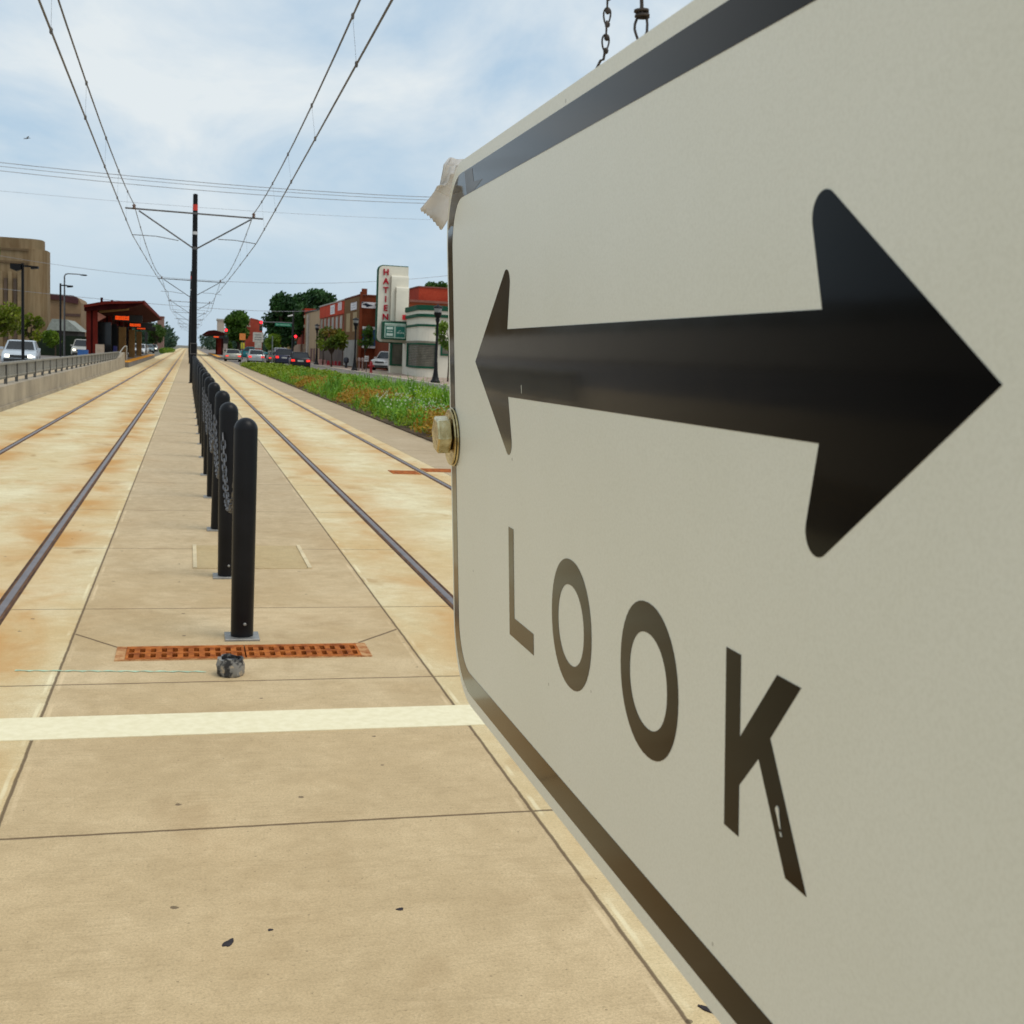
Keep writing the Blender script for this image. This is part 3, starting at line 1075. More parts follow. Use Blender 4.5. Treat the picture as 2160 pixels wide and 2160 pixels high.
# chain and cable from above
m_cr = M('rusty_chain', (0.055, 0.042, 0.033), 0.55, 0.5, 0.35, 200)
p0 = Vector((0.14716, 0.4413, CAM_H + 0.1113))
b = MB()
b.tube([p0 + Vector((-.002, .004, -.003)), p0 + Vector((-.0012, .001, .0002)), p0 + Vector((-.0004, 0, .0004)), p0 + Vector((0, 0, .0035))], 0.0005, 6)
for k in range(24):
    zc = p0.z + 0.0064 + 0.0047 * k
    broad = (Vector((1.0, -0.27, 0)) if k % 2 == 0 else Vector((0.27, 1.0, 0))).normalized()
    cx_, cy_ = p0.x + .0001 * math.sin(k * 1.3), p0.y
    pts = []
    n = 16
    for q in range(n):
        a = 2 * PI * q / n
        pts.append(Vector((cx_, cy_, zc)) + broad * (0.00125 * math.cos(a) * (1.0 + 0.28 * math.sin(a))) + Vector((0, 0, 0.0030 * math.sin(a))))
    b.tube(pts, 0.00034, 6, closed=True)
    b.lathe([(.0003, -.0011), (.0009, -.0007), (.0011, .0002), (.0008, .0009), (.0003, .0012)], (cx_ + .0003, cy_, zc - .0029), 8)
tag(b.build('hanging_chain', m_cr, base=tuple(p0), smooth=True), 'thin rusty twisted-link chain hanging above the sign top edge', 'chain')
q = Vector((0.14717, 0.4067, CAM_H + 0.1104))
b = MB()
R_ = right.normalized()
up_ = -down.normalized()
mm = 0.001
loop = [(0, .6), (-.5, 2.0), (-1.05, 3.9), (-.9, 5.8), (-.3, 7.4), (.3, 8.9), (.9, 10.2), (1.7, 10.8), (2.5, 10.2), (3.0, 8.9), (3.3, 5.8), (3.2, 3.2), (2.5, 1.2), (1.4, -.4), (.5, -.4)]
b.tube([q + R_ * a * mm + up_ * z * mm for a, z in loop], 0.00048, 8, closed=True)
b.tube([q + R_ * (1.4 - .02 * t_) * mm + up_ * (8.5 + t_) * mm - fwd * .0006 for t_ in (0, 5, 10, 20, 40, 70)], [.0007, .0007, .00075, .0008, .0008, .0008], 8)
for k in range(2):
    pts = [q + R_ * (2.1 * math.cos(a) + 1.5 - .25 * k) * mm - fwd * (.0011 * math.sin(a) + .0003) + up_ * (8.6 + 1.7 * k - .09 * a) * mm for a in [0.42 * i for i in range(16)]]
    b.tube(pts, 0.00062, 6)
tag(b.build('tied_cable', m_cr, base=tuple(q), smooth=True), 'dark cable tied in a loop at the top edge of the sign', 'cable')

# ------------------------------------------------------------------ left side: wall, railing, platform, shelter
m_wall = M('wall_concrete', (0.36, 0.30, 0.22), 0.9, 0, 0.2, 0.8, 0.3, 0.3, 14)
w = empty('ramp_wall', 'low grey concrete ramp wall left of the left track', 'wall', (-4.18, 50, 0))
MB().prism([(14, 0), (82, 0), (82, .64), (14, .50)], lambda a, b_, d: (d, a, b_), -4.34, -4.03).build('wall_body', m_wall, w)
box(-4.027, -3.985, 14, 78, 0.0, 0.10).build('footing', m_wall, w)
MB().prism([(77, 0), (84, 0), (84, .98), (82.4, .95), (77, .66)], lambda a, b_, d: (d, a, b_), -4.36, -4.02).build('end_block', m_wall, w)
m_rail = M('railing_grey', (0.30, 0.285, 0.25), 0.5, 0.5, 0.15, 2.0)
rl = empty('guard_railing', 'grey metal guard railing on top of the ramp wall', 'railing', (-4.2, 48, .5))
box(-4.24, -4.16, 14, 80, 1.0, 1.055).build('top_rail', m_rail, rl)
b = MB()
yy = 14.2
while yy < 80:
    b.box(-4.212, -4.19, yy, yy + .045, .66, .998)
    yy += 0.13
b.box(-4.22, -4.18, 14, 80, .70, .735)
b.build('picket_infill', m_rail, rl)
yy = 14.0
while yy < 80:
    box(-4.235, -4.165, yy, yy + .07, .50 + (yy - 14) * .0021, 1.0).build('post', M('post_grey', (0.10, 0.095, 0.085), 0.5, 0.4), rl)
    yy += 1.9
tag(MB().tube([(-4.15, 79.5, .95), (-4.12, 84, 1.30), (-4.10, 85.2, 1.38), (-4.10, 88, 1.38), (-4.10, 88, .4)], 0.035, 8).build('handrail', M('handrail_pale', (0.45, 0.42, 0.36), 0.4, 0.5), base=(-4.1, 84, .6)),
    'pale bent handrail at the station end of the ramp wall', 'handrail')

pl = empty('platform', 'left station platform with orange tactile edge strip', 'platform', (-5.4, 115, 0))
box(-7.2, -3.78, 84, 148, -0.1, 0.34).build('platform_slab', M('platform_grey', (0.20, 0.18, 0.16), 0.85, 0, 0.15, 0.5), pl)
box(-4.38, -3.76, 84, 148, 0.34, 0.36).build('tactile_strip', M('tactile_orange', (0.72, 0.30, 0.02), 0.7, 0, 0.12, 2.0), pl)
m_srd = M('shelter_red', (0.125, 0.014, 0.009), 0.8, 0, 0.25, 1.0, spec=0.1)
m_sdk = M('shelter_dark', (0.040, 0.007, 0.007), 0.9, 0, 0.3, 1.0, spec=0.05)
m_tan = M('shelter_tan', (0.26, 0.155, 0.06), 0.8, 0, 0.2, 1.0)
m_gl = M('dark_glass', (0.02, 0.022, 0.025), 0.12, 0, 0.2, 1.0)
sh = empty('station_shelter', 'dark red station shelter with sloping roof and orange lit signs on left platform', 'shelter', (-5.4, 110, .34))
for yy in (88, 104, 122, 140):
    bb = MB()
    bb.box(-6.75, -6.45, yy, yy + .3, .34, 3.95)
    bb.box(-6.32, -6.02, yy, yy + .3, .34, 3.95)
    bb.build('column', m_srd, sh)
    box(-6.44, -6.33, yy + .05, yy + .25, .5, 3.9).build('column_web', m_sdk, sh)
box(-6.72, -6.62, 88.5, 140, .5, 3.6).build('back_wall', m_sdk, sh)
for yy in (96, 112, 128):
    box(-5.05, -4.55, yy, yy + .4, .34, 2.75).build('inner_pier', m_tan, sh)
for ya, yb in ((92, 93), (100, 100.6), (108, 108.6), (117, 117.5)):
    box(-6.3, -5.35, ya, ya + .12, .5, 3.0).build('wind_screen', m_gl, sh)
# roof: thin wedge rising toward the track, fascia of red girders
MB().prism([(-6.85, 3.98), (-5.6, 4.28), (-3.05, 4.42), (-3.05, 4.30), (-4.2, 3.92), (-6.85, 3.62)], lambda a, b_, d: (a, d, b_), 87.6, 143).build('roof', m_sdk, sh)
MB().prism([(-6.85, 4.02), (-5.5, 4.34), (-3.02, 4.50), (-3.02, 4.36), (-5.5, 4.14), (-6.85, 3.84)], lambda a, b_, d: (a, d, b_), 87.3, 87.6).build('fascia', m_srd, sh)
box(-3.05, -2.93, 87.3, 143.2, 4.28, 4.52).build('gutter', m_srd, sh)
MB().prism([(-6.0, 3.72), (-4.0, 4.02), (-4.0, 3.86), (-5.9, 3.55)], lambda a, b_, d: (a, d, b_), 88.6, 88.9).build('soffit_board', m_tan, sh)
MB().prism([(-6.0, 3.60), (-5.45, 3.30), (-6.0, 2.95)], lambda a, b_, d: (a, d, b_), 87.9, 88.0).build('gusset', M('gusset_pink', (0.34, 0.13, 0.09), 0.6), sh)
for yy in (89, 93, 97, 101):
    box(-5.9 + (yy - 89) * .11, -5.75 + (yy - 89) * .11, yy, yy + .3, 4.3, 4.62).build('roof_vent', m_sdk, sh)


def led(parent, x0, x1, z0, z1, yy):
    """black sign box with rows of glowing orange dots (text too far away to read)"""
    box(x0 - .15, x1 + 1.0, yy, yy + .25, z0 - .1, z1 + .1).build('sign_box', M('sign_box_black', (0.008, 0.008, 0.009), 0.4), parent)
    bb = MB()
    r2 = random.Random(int(yy))
    xx = x0
    while xx < x1:
        wd = r2.uniform(.07, .13)
        for k in range(2):
            zz0 = z0 + (z1 - z0) * (.02 + .5 * k)
            bb.box(xx, xx + wd, yy - .02, yy - .003, zz0, zz0 + (z1 - z0) * r2.uniform(.36, .46))
        xx += wd + r2.uniform(.012, .03)
    bb.build('led_text', ME('led_orange', (1.0, 0.09, 0.008), 0.8), parent)


led(sh, -5.3, -4.37, 3.28, 3.58, 96)
led(sh, -4.88, -4.03, 3.02, 3.26, 110)
led(sh, -4.75, -4.05, 2.95, 3.12, 122)
tag(box(-6.05, -5.5, 86.6, 87.0, .34, 1.42).build('ticket_pillar', M('pillar_pale', (0.42, 0.33, 0.25), 0.8), base=(-5.8, 86.8, .34)), 'pale pillar box beside the red shelter column', 'pillar')
tag(box(-6.6, -6.0, 79.6, 80.0, .32, 1.06).build('blue_bin', M('bin_blue', (0.02, 0.10, 0.32), 0.5), base=(-6.3, 79.8, .32)), 'blue bin behind the railing left of shelter', 'bin')
tag(box(-5.15, -4.9, 90.9, 91.2, .34, 1.35).build('ticket_machine', M('machine_blue', (0.02, 0.02, 0.16), 0.5), base=(-5.0, 91, .34)), 'dark blue ticket machine on the left platform', 'ticket machine')


# people: one continuous lofted body
def person(loc, hgt, top_c, leg_c, label, facing=0.0):
    t = empty('person', label, 'person', loc)
    s = hgt / 1.72
    me = bpy.data.meshes.new('body')
    V = [(0, 0, .92), (0, 0, 1.10), (0, .01, 1.30), (0, .01, 1.42), (0, 0, 1.50), (0, -.01, 1.60), (0, -.01, 1.70),
         (.17, .01, 1.40), (.24, .03, 1.14), (.25, -.05, .90), (-.17, .01, 1.40), (-.23, .03, 1.14), (-.24, -.06, .90),
         (.10, 0, .88), (.11, -.10, .48), (.11, .02, .08), (.11, -.12, .03), (-.10, 0, .88), (-.11, .10, .48), (-.11, .22, .08), (-.11, .08, .03)]
    rad = [.14, .13, .15, .10, .055, .085, .075, .06, .045, .035, .06, .045, .035, .085, .06, .04, .035, .085, .06, .04, .035]
    E_ = [(0, 1), (1, 2), (2, 3), (3, 4), (4, 5), (5, 6), (3, 7), (7, 8), (8, 9), (3, 10), (10, 11), (11, 12), (0, 13), (13, 14), (14, 15), (15, 16), (0, 17), (17, 18), (18, 19), (19, 20)]
    me.from_pydata([(a * s, b_ * s, c_ * s) for a, b_, c_ in V], E_, [])
    ob = bpy.data.objects.new('body', me)
    COL.objects.link(ob)
    sk = ob.modifiers.new('skin', 'SKIN')
    for i, r_ in enumerate(rad):
        me.skin_vertices[0].data[i].radius = (r_ * s, r_ * s * .85)
    me.skin_vertices[0].data[0].use_root = True
    ss = ob.modifiers.new('sub', 'SUBSURF')
    ss.levels = ss.render_levels = 1
    mt, hh = newmat('person_cloth', top_c, 0.85)
    z = hh.xyz(hh.objc())[2]
    c = hh.mix(hh.math('GREATER_THAN', z, .93 * s), leg_c, top_c)
    c = hh.mix(hh.math('GREATER_THAN', z, 1.47 * s), c, (0.42, 0.25, 0.17))
    c = hh.mix(hh.math('GREATER_THAN', z, 1.66 * s), c, (0.03, 0.02, 0.015))
    hh.t.links.new(c, hh.b.inputs['Base Color'])
    me.materials.append(mt)
    ob.parent = t
    t.rotation_euler = (0, 0, facing)
    return t


person((-5.69, 215, -.006), 1.72, (0.03, 0.035, 0.05), (0.02, 0.02, 0.03), 'distant person in dark clothes crossing beyond the left platform', 0.4)


# lamp posts
def shoebox_lamp(x, y, z1, armL, armR, label, grp):
    t = empty('lamp_post', label, 'lamp post', (x, y, 0), grp)
    MB().lathe([(.12, 0), (.12, .3), (.07, .32), (.06, z1 - .1), (.06, z1)], (x, y, 0), 10).build('pole', m_pole, t, True)
    if armL:
        MB().prism([(x - armL, z1 - .05), (x - .06, z1 - .05), (x - .06, z1 - .30), (x - armL + .25, z1 - .38), (x - armL, z1 - .28)], lambda a, b_, d: (a, d, b_), y - .3, y + .1).build('lamp_head', m_pole, t)
    if armR:
        b = MB()
        b.box(x + .06, x + armR * .55, y - .04, y + .04, z1 - .16, z1 - .08)
        b.build('arm', m_pole, t)
        MB().prism([(x + armR * .5, z1 - .1), (x + armR, z1 - .1), (x + armR, z1 - .2), (x + armR * .55, z1 - .24)], lambda a, b_, d: (a, d, b_), y - .18, y + .18).build('lamp_head', m_pole, t)
    return t


shoebox_lamp(-7.35, 60, 5.0, .50, .68, 'black station lamp post with two heads in front of the silver car', 'lamp posts on the left')
shoebox_lamp(-8.11, 85, 5.25, 0, .76, 'black station lamp post with a single arm near red shelter', 'lamp posts on the left')
t = empty('street_light', 'thin grey street light with a long right-pointing arm beside the shelter', 'street light', (-8.79, 95, 0))
MB().tube([(-8.79, 95, 0), (-8.79, 95, 6.2), (-8.70, 95, 6.36), (-8.5, 95, 6.40), (-7.7, 95, 6.40)], [.08, .05, .045, .04, .035], 8).build('pole', m_arm, t, True)
MB().rings([[(xx, 95 + yy * k, 6.36 + zz * k) for yy, zz in ((-.12, -.05), (.12, -.05), (.12, .05), (-.12, .05))] for xx, k in ((-7.72, .5), (-7.55, 1), (-7.3, .9), (-7.22, .4))]).build('lamp_head', m_pole, t)


# ------------------------------------------------------------------ cars
def car(loc, rot, kind, col, label, tail=True, lit=False, name='parked_car', metal=0.4, rough=0.3):
    L, Wd, H = {'sedan': (4.6, 1.78, 1.42), 'suv': (4.6, 1.86, 1.72), 'hatch': (4.2, 1.75, 1.50), 'pickup': (5.2, 1.95, 1.82), 'van': (4.9, 1.9, 1.85)}[kind]
    t = empty(name, label, 'car', loc)
    paint = M('car_paint_%.2f_%.2f_%.2f' % col, col, rough, metal, 0.06, 1.0)
    g = m_gl
    hw = Wd / 2
    zb = 0.30
    belt = {'sedan': .93, 'suv': 1.08, 'hatch': .98, 'pickup': 1.15, 'van': 1.10}[kind]
    hood = belt - .05
    f = L / 2
    # local front is +y.  lower body outline in (y, z)
    deck = {'sedan': belt, 'suv': belt, 'hatch': belt, 'pickup': belt - .02, 'van': belt}[kind]
    out = [(-f + .05, zb), (-f, zb + .12), (-f + .02, deck - .12), (-f + .12, deck), (f - 1.15, belt), (f - .35, hood - .10), (f - .06, hood - .28), (f, zb + .22), (f - .04, zb)]
    o2 = lambda k, dz: [(y * k, zb + (z - zb) * (1 - dz)) for y, z in out]
    rings = []
    for xx, k, dz in ((-hw, .965, .10), (-hw + .03, .985, .04), (-hw + .14, 1, 0), (hw - .14, 1, 0), (hw - .03, .985, .04), (hw, .965, .10)):
        rings.append([(xx, y, z) for y, z in o2(k, dz)])

    def B(mb, nm, mat, par=t, smooth=False):
        mb.v = [tuple(Vector(q) + Vector(loc)) for q in mb.v]
        return mb.build(nm, mat, par, smooth)
    B(MB().rings(rings), 'body', paint, smooth=True)
    cb = {'sedan': (-f + .95, -f + 1.35, f - 1.95, f - 1.25), 'suv': (-f + .10, -f + .32, f - 1.95, f - 1.35), 'hatch': (-f + .18, -f + .62, f - 1.75, f - 1.1),
          'pickup': (-f + 2.0, -f + 2.15, f - 2.0, f - 1.35), 'van': (-f + .08, -f + .22, f - 1.5, f - .85)}[kind]
    zr = H
    gl = MB()
    gl.rings([[(-hw + .09, cb[0], belt - .04), (hw - .09, cb[0], belt - .04), (hw - .09, cb[3], belt - .04), (-hw + .09, cb[3], belt - .04)],
              [(-hw + .24, cb[1], zr - .06), (hw - .24, cb[1], zr - .06), (hw - .24, cb[2], zr - .06), (-hw + .24, cb[2], zr - .06)]])
    B(gl, 'window_glass', g)
    rf = MB()
    e = .035
    rf.rings([[(-hw + .235 - e, cb[1] - e, zr - .065), (hw - .235 + e, cb[1] - e, zr - .065), (hw - .235 + e, cb[2] + e, zr - .065), (-hw + .235 - e, cb[2] + e, zr - .065)],
              [(-hw + .30, cb[1] + .06, zr), (hw - .30, cb[1] + .06, zr), (hw - .30, cb[2] - .1, zr), (-hw + .30, cb[2] - .1, zr)]])
    for (sx) in (-1, 1):
        for (ya, yb) in ((cb[0], cb[1]), (cb[3], cb[2])):
            rf.tube([(sx * (hw - .085), ya, belt - .04), (sx * (hw - .235), yb, zr - .06)], .045, 6)
        ym = (cb[0] + cb[3]) / 2 - .1
        rf.tube([(sx * (hw - .08), ym, belt - .04), (sx * (hw - .23), ym, zr - .06)], .04, 6)
    B(rf, 'roof', paint)
    wr = {'suv': .35, 'pickup': .38}.get(kind, .32)
    for sx in (-1, 1):
        for yy in (-f + .85, f - .9):
            wb = MB()
            ax = lambda r_, xx: [(sx * xx, yy + r_ * math.cos(2 * PI * k / 18), wr + r_ * math.sin(2 * PI * k / 18)) for k in range(18)]
            wb.rings([ax(wr * .95, hw - .20), ax(wr, hw - .18), ax(wr, hw + .005), ax(wr * .93, hw + .02), ax(wr * .64, hw + .022), ax(wr * .60, hw + .004)])
            wo_ = B(wb, 'wheel', M('tyre', (0.012, 0.012, 0.012), 0.8))
            rb = MB()
            rb.rings([ax(wr * .58, hw + .0), ax(wr * .56, hw + .012), ax(wr * .15, hw + .018)])
            B(rb, 'rim', M('rim_grey', (0.25, 0.25, 0.25), 0.4, 0.7), wo_)
    tl = ME('tail_lit', (1.0, 0.03, 0.02), 1.1) if tail else M('tail_unlit', (0.30, 0.02, 0.015), 0.3)
    for sx in (-1, 1):
        lo = {'suv': .22, 'hatch': .18, 'van': .2}.get(kind, .12)
        B(MB().box(min(sx * (hw - .36), sx * (hw - .05)), max(sx * (hw - .36), sx * (hw - .05)), -f - .02, -f + .1, belt - .34, belt - .34 + lo), 'tail_light', tl)
        hl = ME('head_lit', (1.0, 0.90, 0.68), 3.2) if lit else M('lamp_clear', (0.6, 0.6, 0.58), 0.15)
        B(MB().box(min(sx * (hw - .40), sx * (hw - .18)), max(sx * (hw - .40), sx * (hw - .18)), f - .12, f + .015, hood - .36, hood - .22), 'headlight', hl)
        B(MB().box(min(sx * (hw - .02), sx * (hw + .17)), max(sx * (hw - .02), sx * (hw + .17)), cb[3] - .25, cb[3] - .12, belt - .02, belt + .12), 'mirror', paint)
    B(MB().box(-.26, .26, -f - .018, -f + .05, belt - .34, belt - .21), 'number_plate', M('plate', (0.55, 0.55, 0.52), 0.5))
    B(MB().box(-hw + .1, hw - .1, -f - .05, -f + .1, zb + .02, zb + .22), 'bumper', paint if kind != 'pickup' else M('bumper_dark', (0.03, 0.03, 0.03), 0.5))
    B(MB().box(-hw + .12, hw - .12, f - .1, f + .03, zb + .02, zb + .20), 'bumper', M('bumper_dark', (0.03, 0.03, 0.03), 0.5))
    B(MB().box(-.45, .45, f - .1, f + .012, hood - .40, hood - .24), 'grille', M('bumper_dark', (0.03, 0.03, 0.03), 0.5))
    B(MB().box(-hw + .2, hw - .2, -f + .3, f - .3, .2, .34), 'underbody', M('tyre', (0.012, 0.012, 0.012), 0.8))
    t.rotation_euler = (0, 0, rot)
    return t


car((-9.02, 73, -.006), PI + .05, 'hatch', (0.52, 0.56, 0.60), 'silver car with lit headlights behind the left railing', False, True, 'oncoming_car')
car((-9.5, 121, -.006), PI, 'suv', (0.45, 0.43, 0.38), 'pale oncoming car left of the red shelter columns', False, True, 'oncoming_car')
car((-6.05, 165, -.006), PI - .1, 'hatch', (0.60, 0.60, 0.60), 'white car beyond the far end of left platform', False, False, 'oncoming_car')
car((-6.5, 215, -.006), PI, 'sedan', (0.16, 0.22, 0.24), 'dark grey car far down the left road', False, False, 'oncoming_car')
car((-7.0, 260, -.006), PI, 'sedan', (0.6, 0.6, 0.58), 'white oncoming car with lit headlights farthest down the left road', False, True, 'oncoming_car')
car((9.85, 113.2, -.006), -0.03, 'hatch', (0.012, 0.012, 0.015), 'black car with lit tail lights nearest in the right road', True, False, 'waiting_car')
car((9.72, 131.0, -.006), -0.03, 'suv', (0.03, 0.032, 0.06), 'dark blue car waiting just ahead of the black car', True, False, 'waiting_car')
car((9.6, 142, -.006), 0, 'sedan', (0.16, 0.14, 0.10), 'dull car ahead of the dark blue car', True, False, 'waiting_car')
car((7.15, 136.5, -.006), -.02, 'hatch', (0.42, 0.45, 0.45), 'silver hatchback waiting in the middle turning lane', True, False, 'waiting_car')
car((4.95, 144.6, -.006), 0, 'sedan', (0.36, 0.36, 0.30), 'pale sedan waiting closest to the right track', True, False, 'waiting_car')
car((9.1, 188, -.006), PI / 2, 'pickup', (0.015, 0.17, 0.19), 'teal pickup crossing the junction sideways', False, False, 'crossing_car')
car((18.75, 116.5, .10), PI - .55, 'pickup', (0.70, 0.68, 0.64), 'white pickup parked between brick wall and tower sign', False, False)
van = car((11.95, 167, -.006), 0, 'van', (0.42, 0.42, 0.44), 'grey van farther ahead beside the signal mast', False, False, 'waiting_car')

# ------------------------------------------------------------------ trees and planting
G_DARK = leafmat('leaf_dark', (0.010, 0.042, 0.010), (0.048, 0.130, 0.024), 0.35)
G_MID = leafmat('leaf_mid', (0.025, 0.075, 0.006), (0.105, 0.205, 0.018), 0.5)
G_BRT = leafmat('leaf_bright', (0.060, 0.125, 0.006), (0.200, 0.300, 0.020), 0.9)
G_YEL = leafmat('leaf_yellow', (0.085, 0.130, 0.006), (0.27, 0.31, 0.020), 1.0)
G_FAR = leafmat('leaf_far', (0.022, 0.055, 0.030), (0.055, 0.105, 0.055), 0.15)
m_bark = M('bark', (0.07, 0.05, 0.035), 0.95, 0, 0.3, 6.0, 0.4)


def leaves(b, blobs, n, size, rr, flat=0.0):
    tot = sum(q[3] * q[4] * q[5] for q in blobs)
    for (cx, cy, cz, rx, ry, rz) in blobs:
        k = max(12, int(n * rx * ry * rz / tot))
        for _ in range(k):
            u = rr.uniform(-1, 1)
            a = rr.uniform(0, 2 * PI)
            r_ = rr.uniform(0.35, 1.0) ** 0.6 * rr.uniform(.86, 1.10)
            s_ = math.sqrt(1 - u * u)
            c = Vector((cx + rx * r_ * s_ * math.cos(a), cy + ry * r_ * s_ * math.sin(a), cz + rz * r_ * u))
            d = Vector((rr.gauss(0, 1), rr.gauss(0, 1), rr.gauss(0, .7)))
            d.normalize()
            e = d.orthogonal().normalized()
            w_ = d.cross(e)
            s1 = size * rr.uniform(.6, 1.3)
            b.add([c - e * s1, c + w_ * s1 * .55, c + e * s1, c - w_ * s1 * .55], [(0, 1, 2, 3)])


def tree(name, base, label, trunk_h, trunk_r, blobs, n, size, mat, seed, grp=None):
    rr = random.Random(seed)
    t = empty(name, label, 'tree', base, grp)
    bx0, by0, bz0 = base
    b = MB()
    b.tube([(bx0, by0, bz0), (bx0 + .02, by0, bz0 + trunk_h * .5), (bx0, by0 + .02, bz0 + trunk_h)], [trunk_r, trunk_r * .75, trunk_r * .6], 8)
    for (cx, cy, cz, rx, ry, rz) in blobs:
        p0 = Vector((bx0, by0 + .02, bz0 + trunk_h * .95))
        p2 = Vector((cx, cy, cz + rz * .3))
        p1 = (p0 + p2) / 2 + Vector((rr.uniform(-.2, .2), rr.uniform(-.2, .2), .15))
        b.tube([p0, p1, p2], [trunk_r * .5, trunk_r * .33, trunk_r * .12], 6)
        for _ in range(4):
            q = Vector((cx + rx * rr.uniform(-.8, .8), cy + ry * rr.uniform(-.8, .8), cz + rz * rr.uniform(-.5, .8)))
            b.tube([p1, (p1 + q) / 2, q], [trunk_r * .2, trunk_r * .14, trunk_r * .05], 5)
    b.build('trunk', m_bark, t)
    c = MB()
    leaves(c, blobs, n, size, rr)
    c.build('crown', mat, t)
    return t


def cluster(cx, cy, cz, rx, ry, rz, k, rr, s=.5):
    out = []
    for _ in range(k):
        u = rr.uniform(-1, 1)
        a = rr.uniform(0, 2 * PI)
        s_ = math.sqrt(1 - u * u) * rr.uniform(.35, .72)
        q = rr.uniform(.75, 1.15)
        out.append((cx + rx * s_ * math.cos(a), cy + ry * s_ * math.sin(a), cz + rz * u * .62, rx * s * q, ry * s * q, rz * s * q))
    return out


rr = random.Random(3)
# right hand street trees
tree('street_tree', (14.35, 127, .1), 'round bushy street tree before the red painted building', 1.3, .10, cluster(14.2, 127, 2.85, 1.9, 1.5, 1.6, 14, rr, .40), 2300, .15, leafmat('leaf_street', (0.050, 0.095, 0.006), (0.190, 0.255, 0.018), 1.1, tint=(0.24, 0.15, 0.015)), 11, 'street trees on the right')
tree('street_tree', (16.25, 116, .1), 'thin street tree before the brick wall beside lamp post', 1.7, .08, cluster(16.2, 116, 3.15, .95, .8, 1.25, 9, rr, .40), 800, .13, G_MID, 12, 'street trees on the right')
tree('street_tree', (16.1, 76.5, .1), 'small street tree partly hidden by the near sign edge', 2.0, .06, cluster(15.95, 76.5, 3.05, 1.0, .9, 1.0, 8, rr, .36), 520, .12, G_BRT, 13, 'street trees on the right')
tree('street_tree', (15.0, 141.5, .1), 'small yellowish street tree behind the round bushy one', 1.6, .07, cluster(16.0, 139, 2.6, .8, .8, 1.0, 6, rr, .45), 900, .15, G_YEL, 14, 'street trees on the right')
# big dark trees and others behind
tree('shade_tree', (13.8, 190, 0), 'huge dark green tree left of red painted building', 3.2, .5, cluster(14.2, 190, 6.3, 3.7, 3.5, 4.2, 20, rr, .42), 7000, .34, G_DARK, 21, 'big trees behind the street')
tree('shade_tree', (19.2, 196, 0), 'tall lighter green tree rising behind red painted building', 4.0, .5, cluster(19.0, 196, 8.2, 4.2, 3.5, 3.3, 16, rr, .42), 6000, .34, leafmat('leaf_dark2', (0.010, 0.045, 0.012), (0.060, 0.150, 0.035), 0.4), 22, 'big trees behind the street')
tree('shade_tree', (8.6, 222, 0), 'bright green dome tree behind the right station shelter', 2.2, .4, cluster(8.5, 222, 5.4, 2.6, 2.5, 2.9, 16, rr, .45), 5500, .30, G_MID, 23, 'big trees behind the street')
tree('shade_tree', (24.6, 140, 0), 'leafy tree top just right of tower sign', 3.5, .3, cluster(24.2, 140, 6.7, 1.9, 1.8, 1.9, 9, rr, .45), 2200, .24, G_MID, 24, 'big trees behind the street')
tree('shade_tree', (29.0, 146, 0), 'tree top behind the upper red brick block', 4.5, .4, cluster(29.0, 146, 9.2, 1.9, 2.0, 1.5, 9, rr, .45), 2200, .24, G_MID, 25, 'big trees behind the street')
tree('low_tree', (11.6, 176, 0), 'low bright green tree between white sign and yellow building', 1.0, .12, cluster(11.6, 176, 2.5, 1.5, 1.4, 1.35, 10, rr, .45), 2200, .18, G_BRT, 26)
tree('low_tree', (6.9, 232, 0), 'low green bush tree under the bright dome tree', .9, .12, cluster(6.9, 232, 2.4, 1.4, 1.2, 1.6, 8, rr, .45), 1200, .2, G_MID, 27)
# left hand trees
tree('young_tree', (-14.6, 100, .1), 'bright yellow-green young tree behind the silver car', 1.6, .10, cluster(-13.7, 100, 2.9, 2.0, 1.6, 1.6, 14, rr, .40), 1500, .15, G_YEL, 31, 'young trees on the left')
tree('young_tree', (-12.2, 104, .1), 'thin yellow-green young tree right of the double-headed lamp post', 1.4, .07, cluster(-12.1, 104, 2.4, 1.2, .9, 1.4, 9, rr, .40), 800, .14, G_YEL, 32, 'young trees on the left')
tree('young_tree', (-11.9, 120, .1), 'dark green bushy young tree near the single-arm lamp post', .7, .08, cluster(-12.2, 120, 1.95, 1.1, 1.0, 1.2, 7, rr, .45), 1300, .15, G_BRT, 33, 'young trees on the left')
tree('tall_tree', (-16.6, 105, .1), 'green tall tree entering the frame at upper left', 5.4, .22, cluster(-16.4, 105, 8.1, 2.3, 2.0, 1.4, 9, rr, .45), 1700, .2, G_MID, 34)
tree('roadside_tree', (-6.6, 262, 0), 'green tree beyond the left shelter roof end', 1.6, .2, cluster(-6.6, 262, 3.4, 2.3, 2.2, 2.2, 12, rr, .45), 2600, .26, leafmat('leaf_left', (0.02, 0.055, 0.01), (0.075, 0.14, 0.02), 0.4), 35)
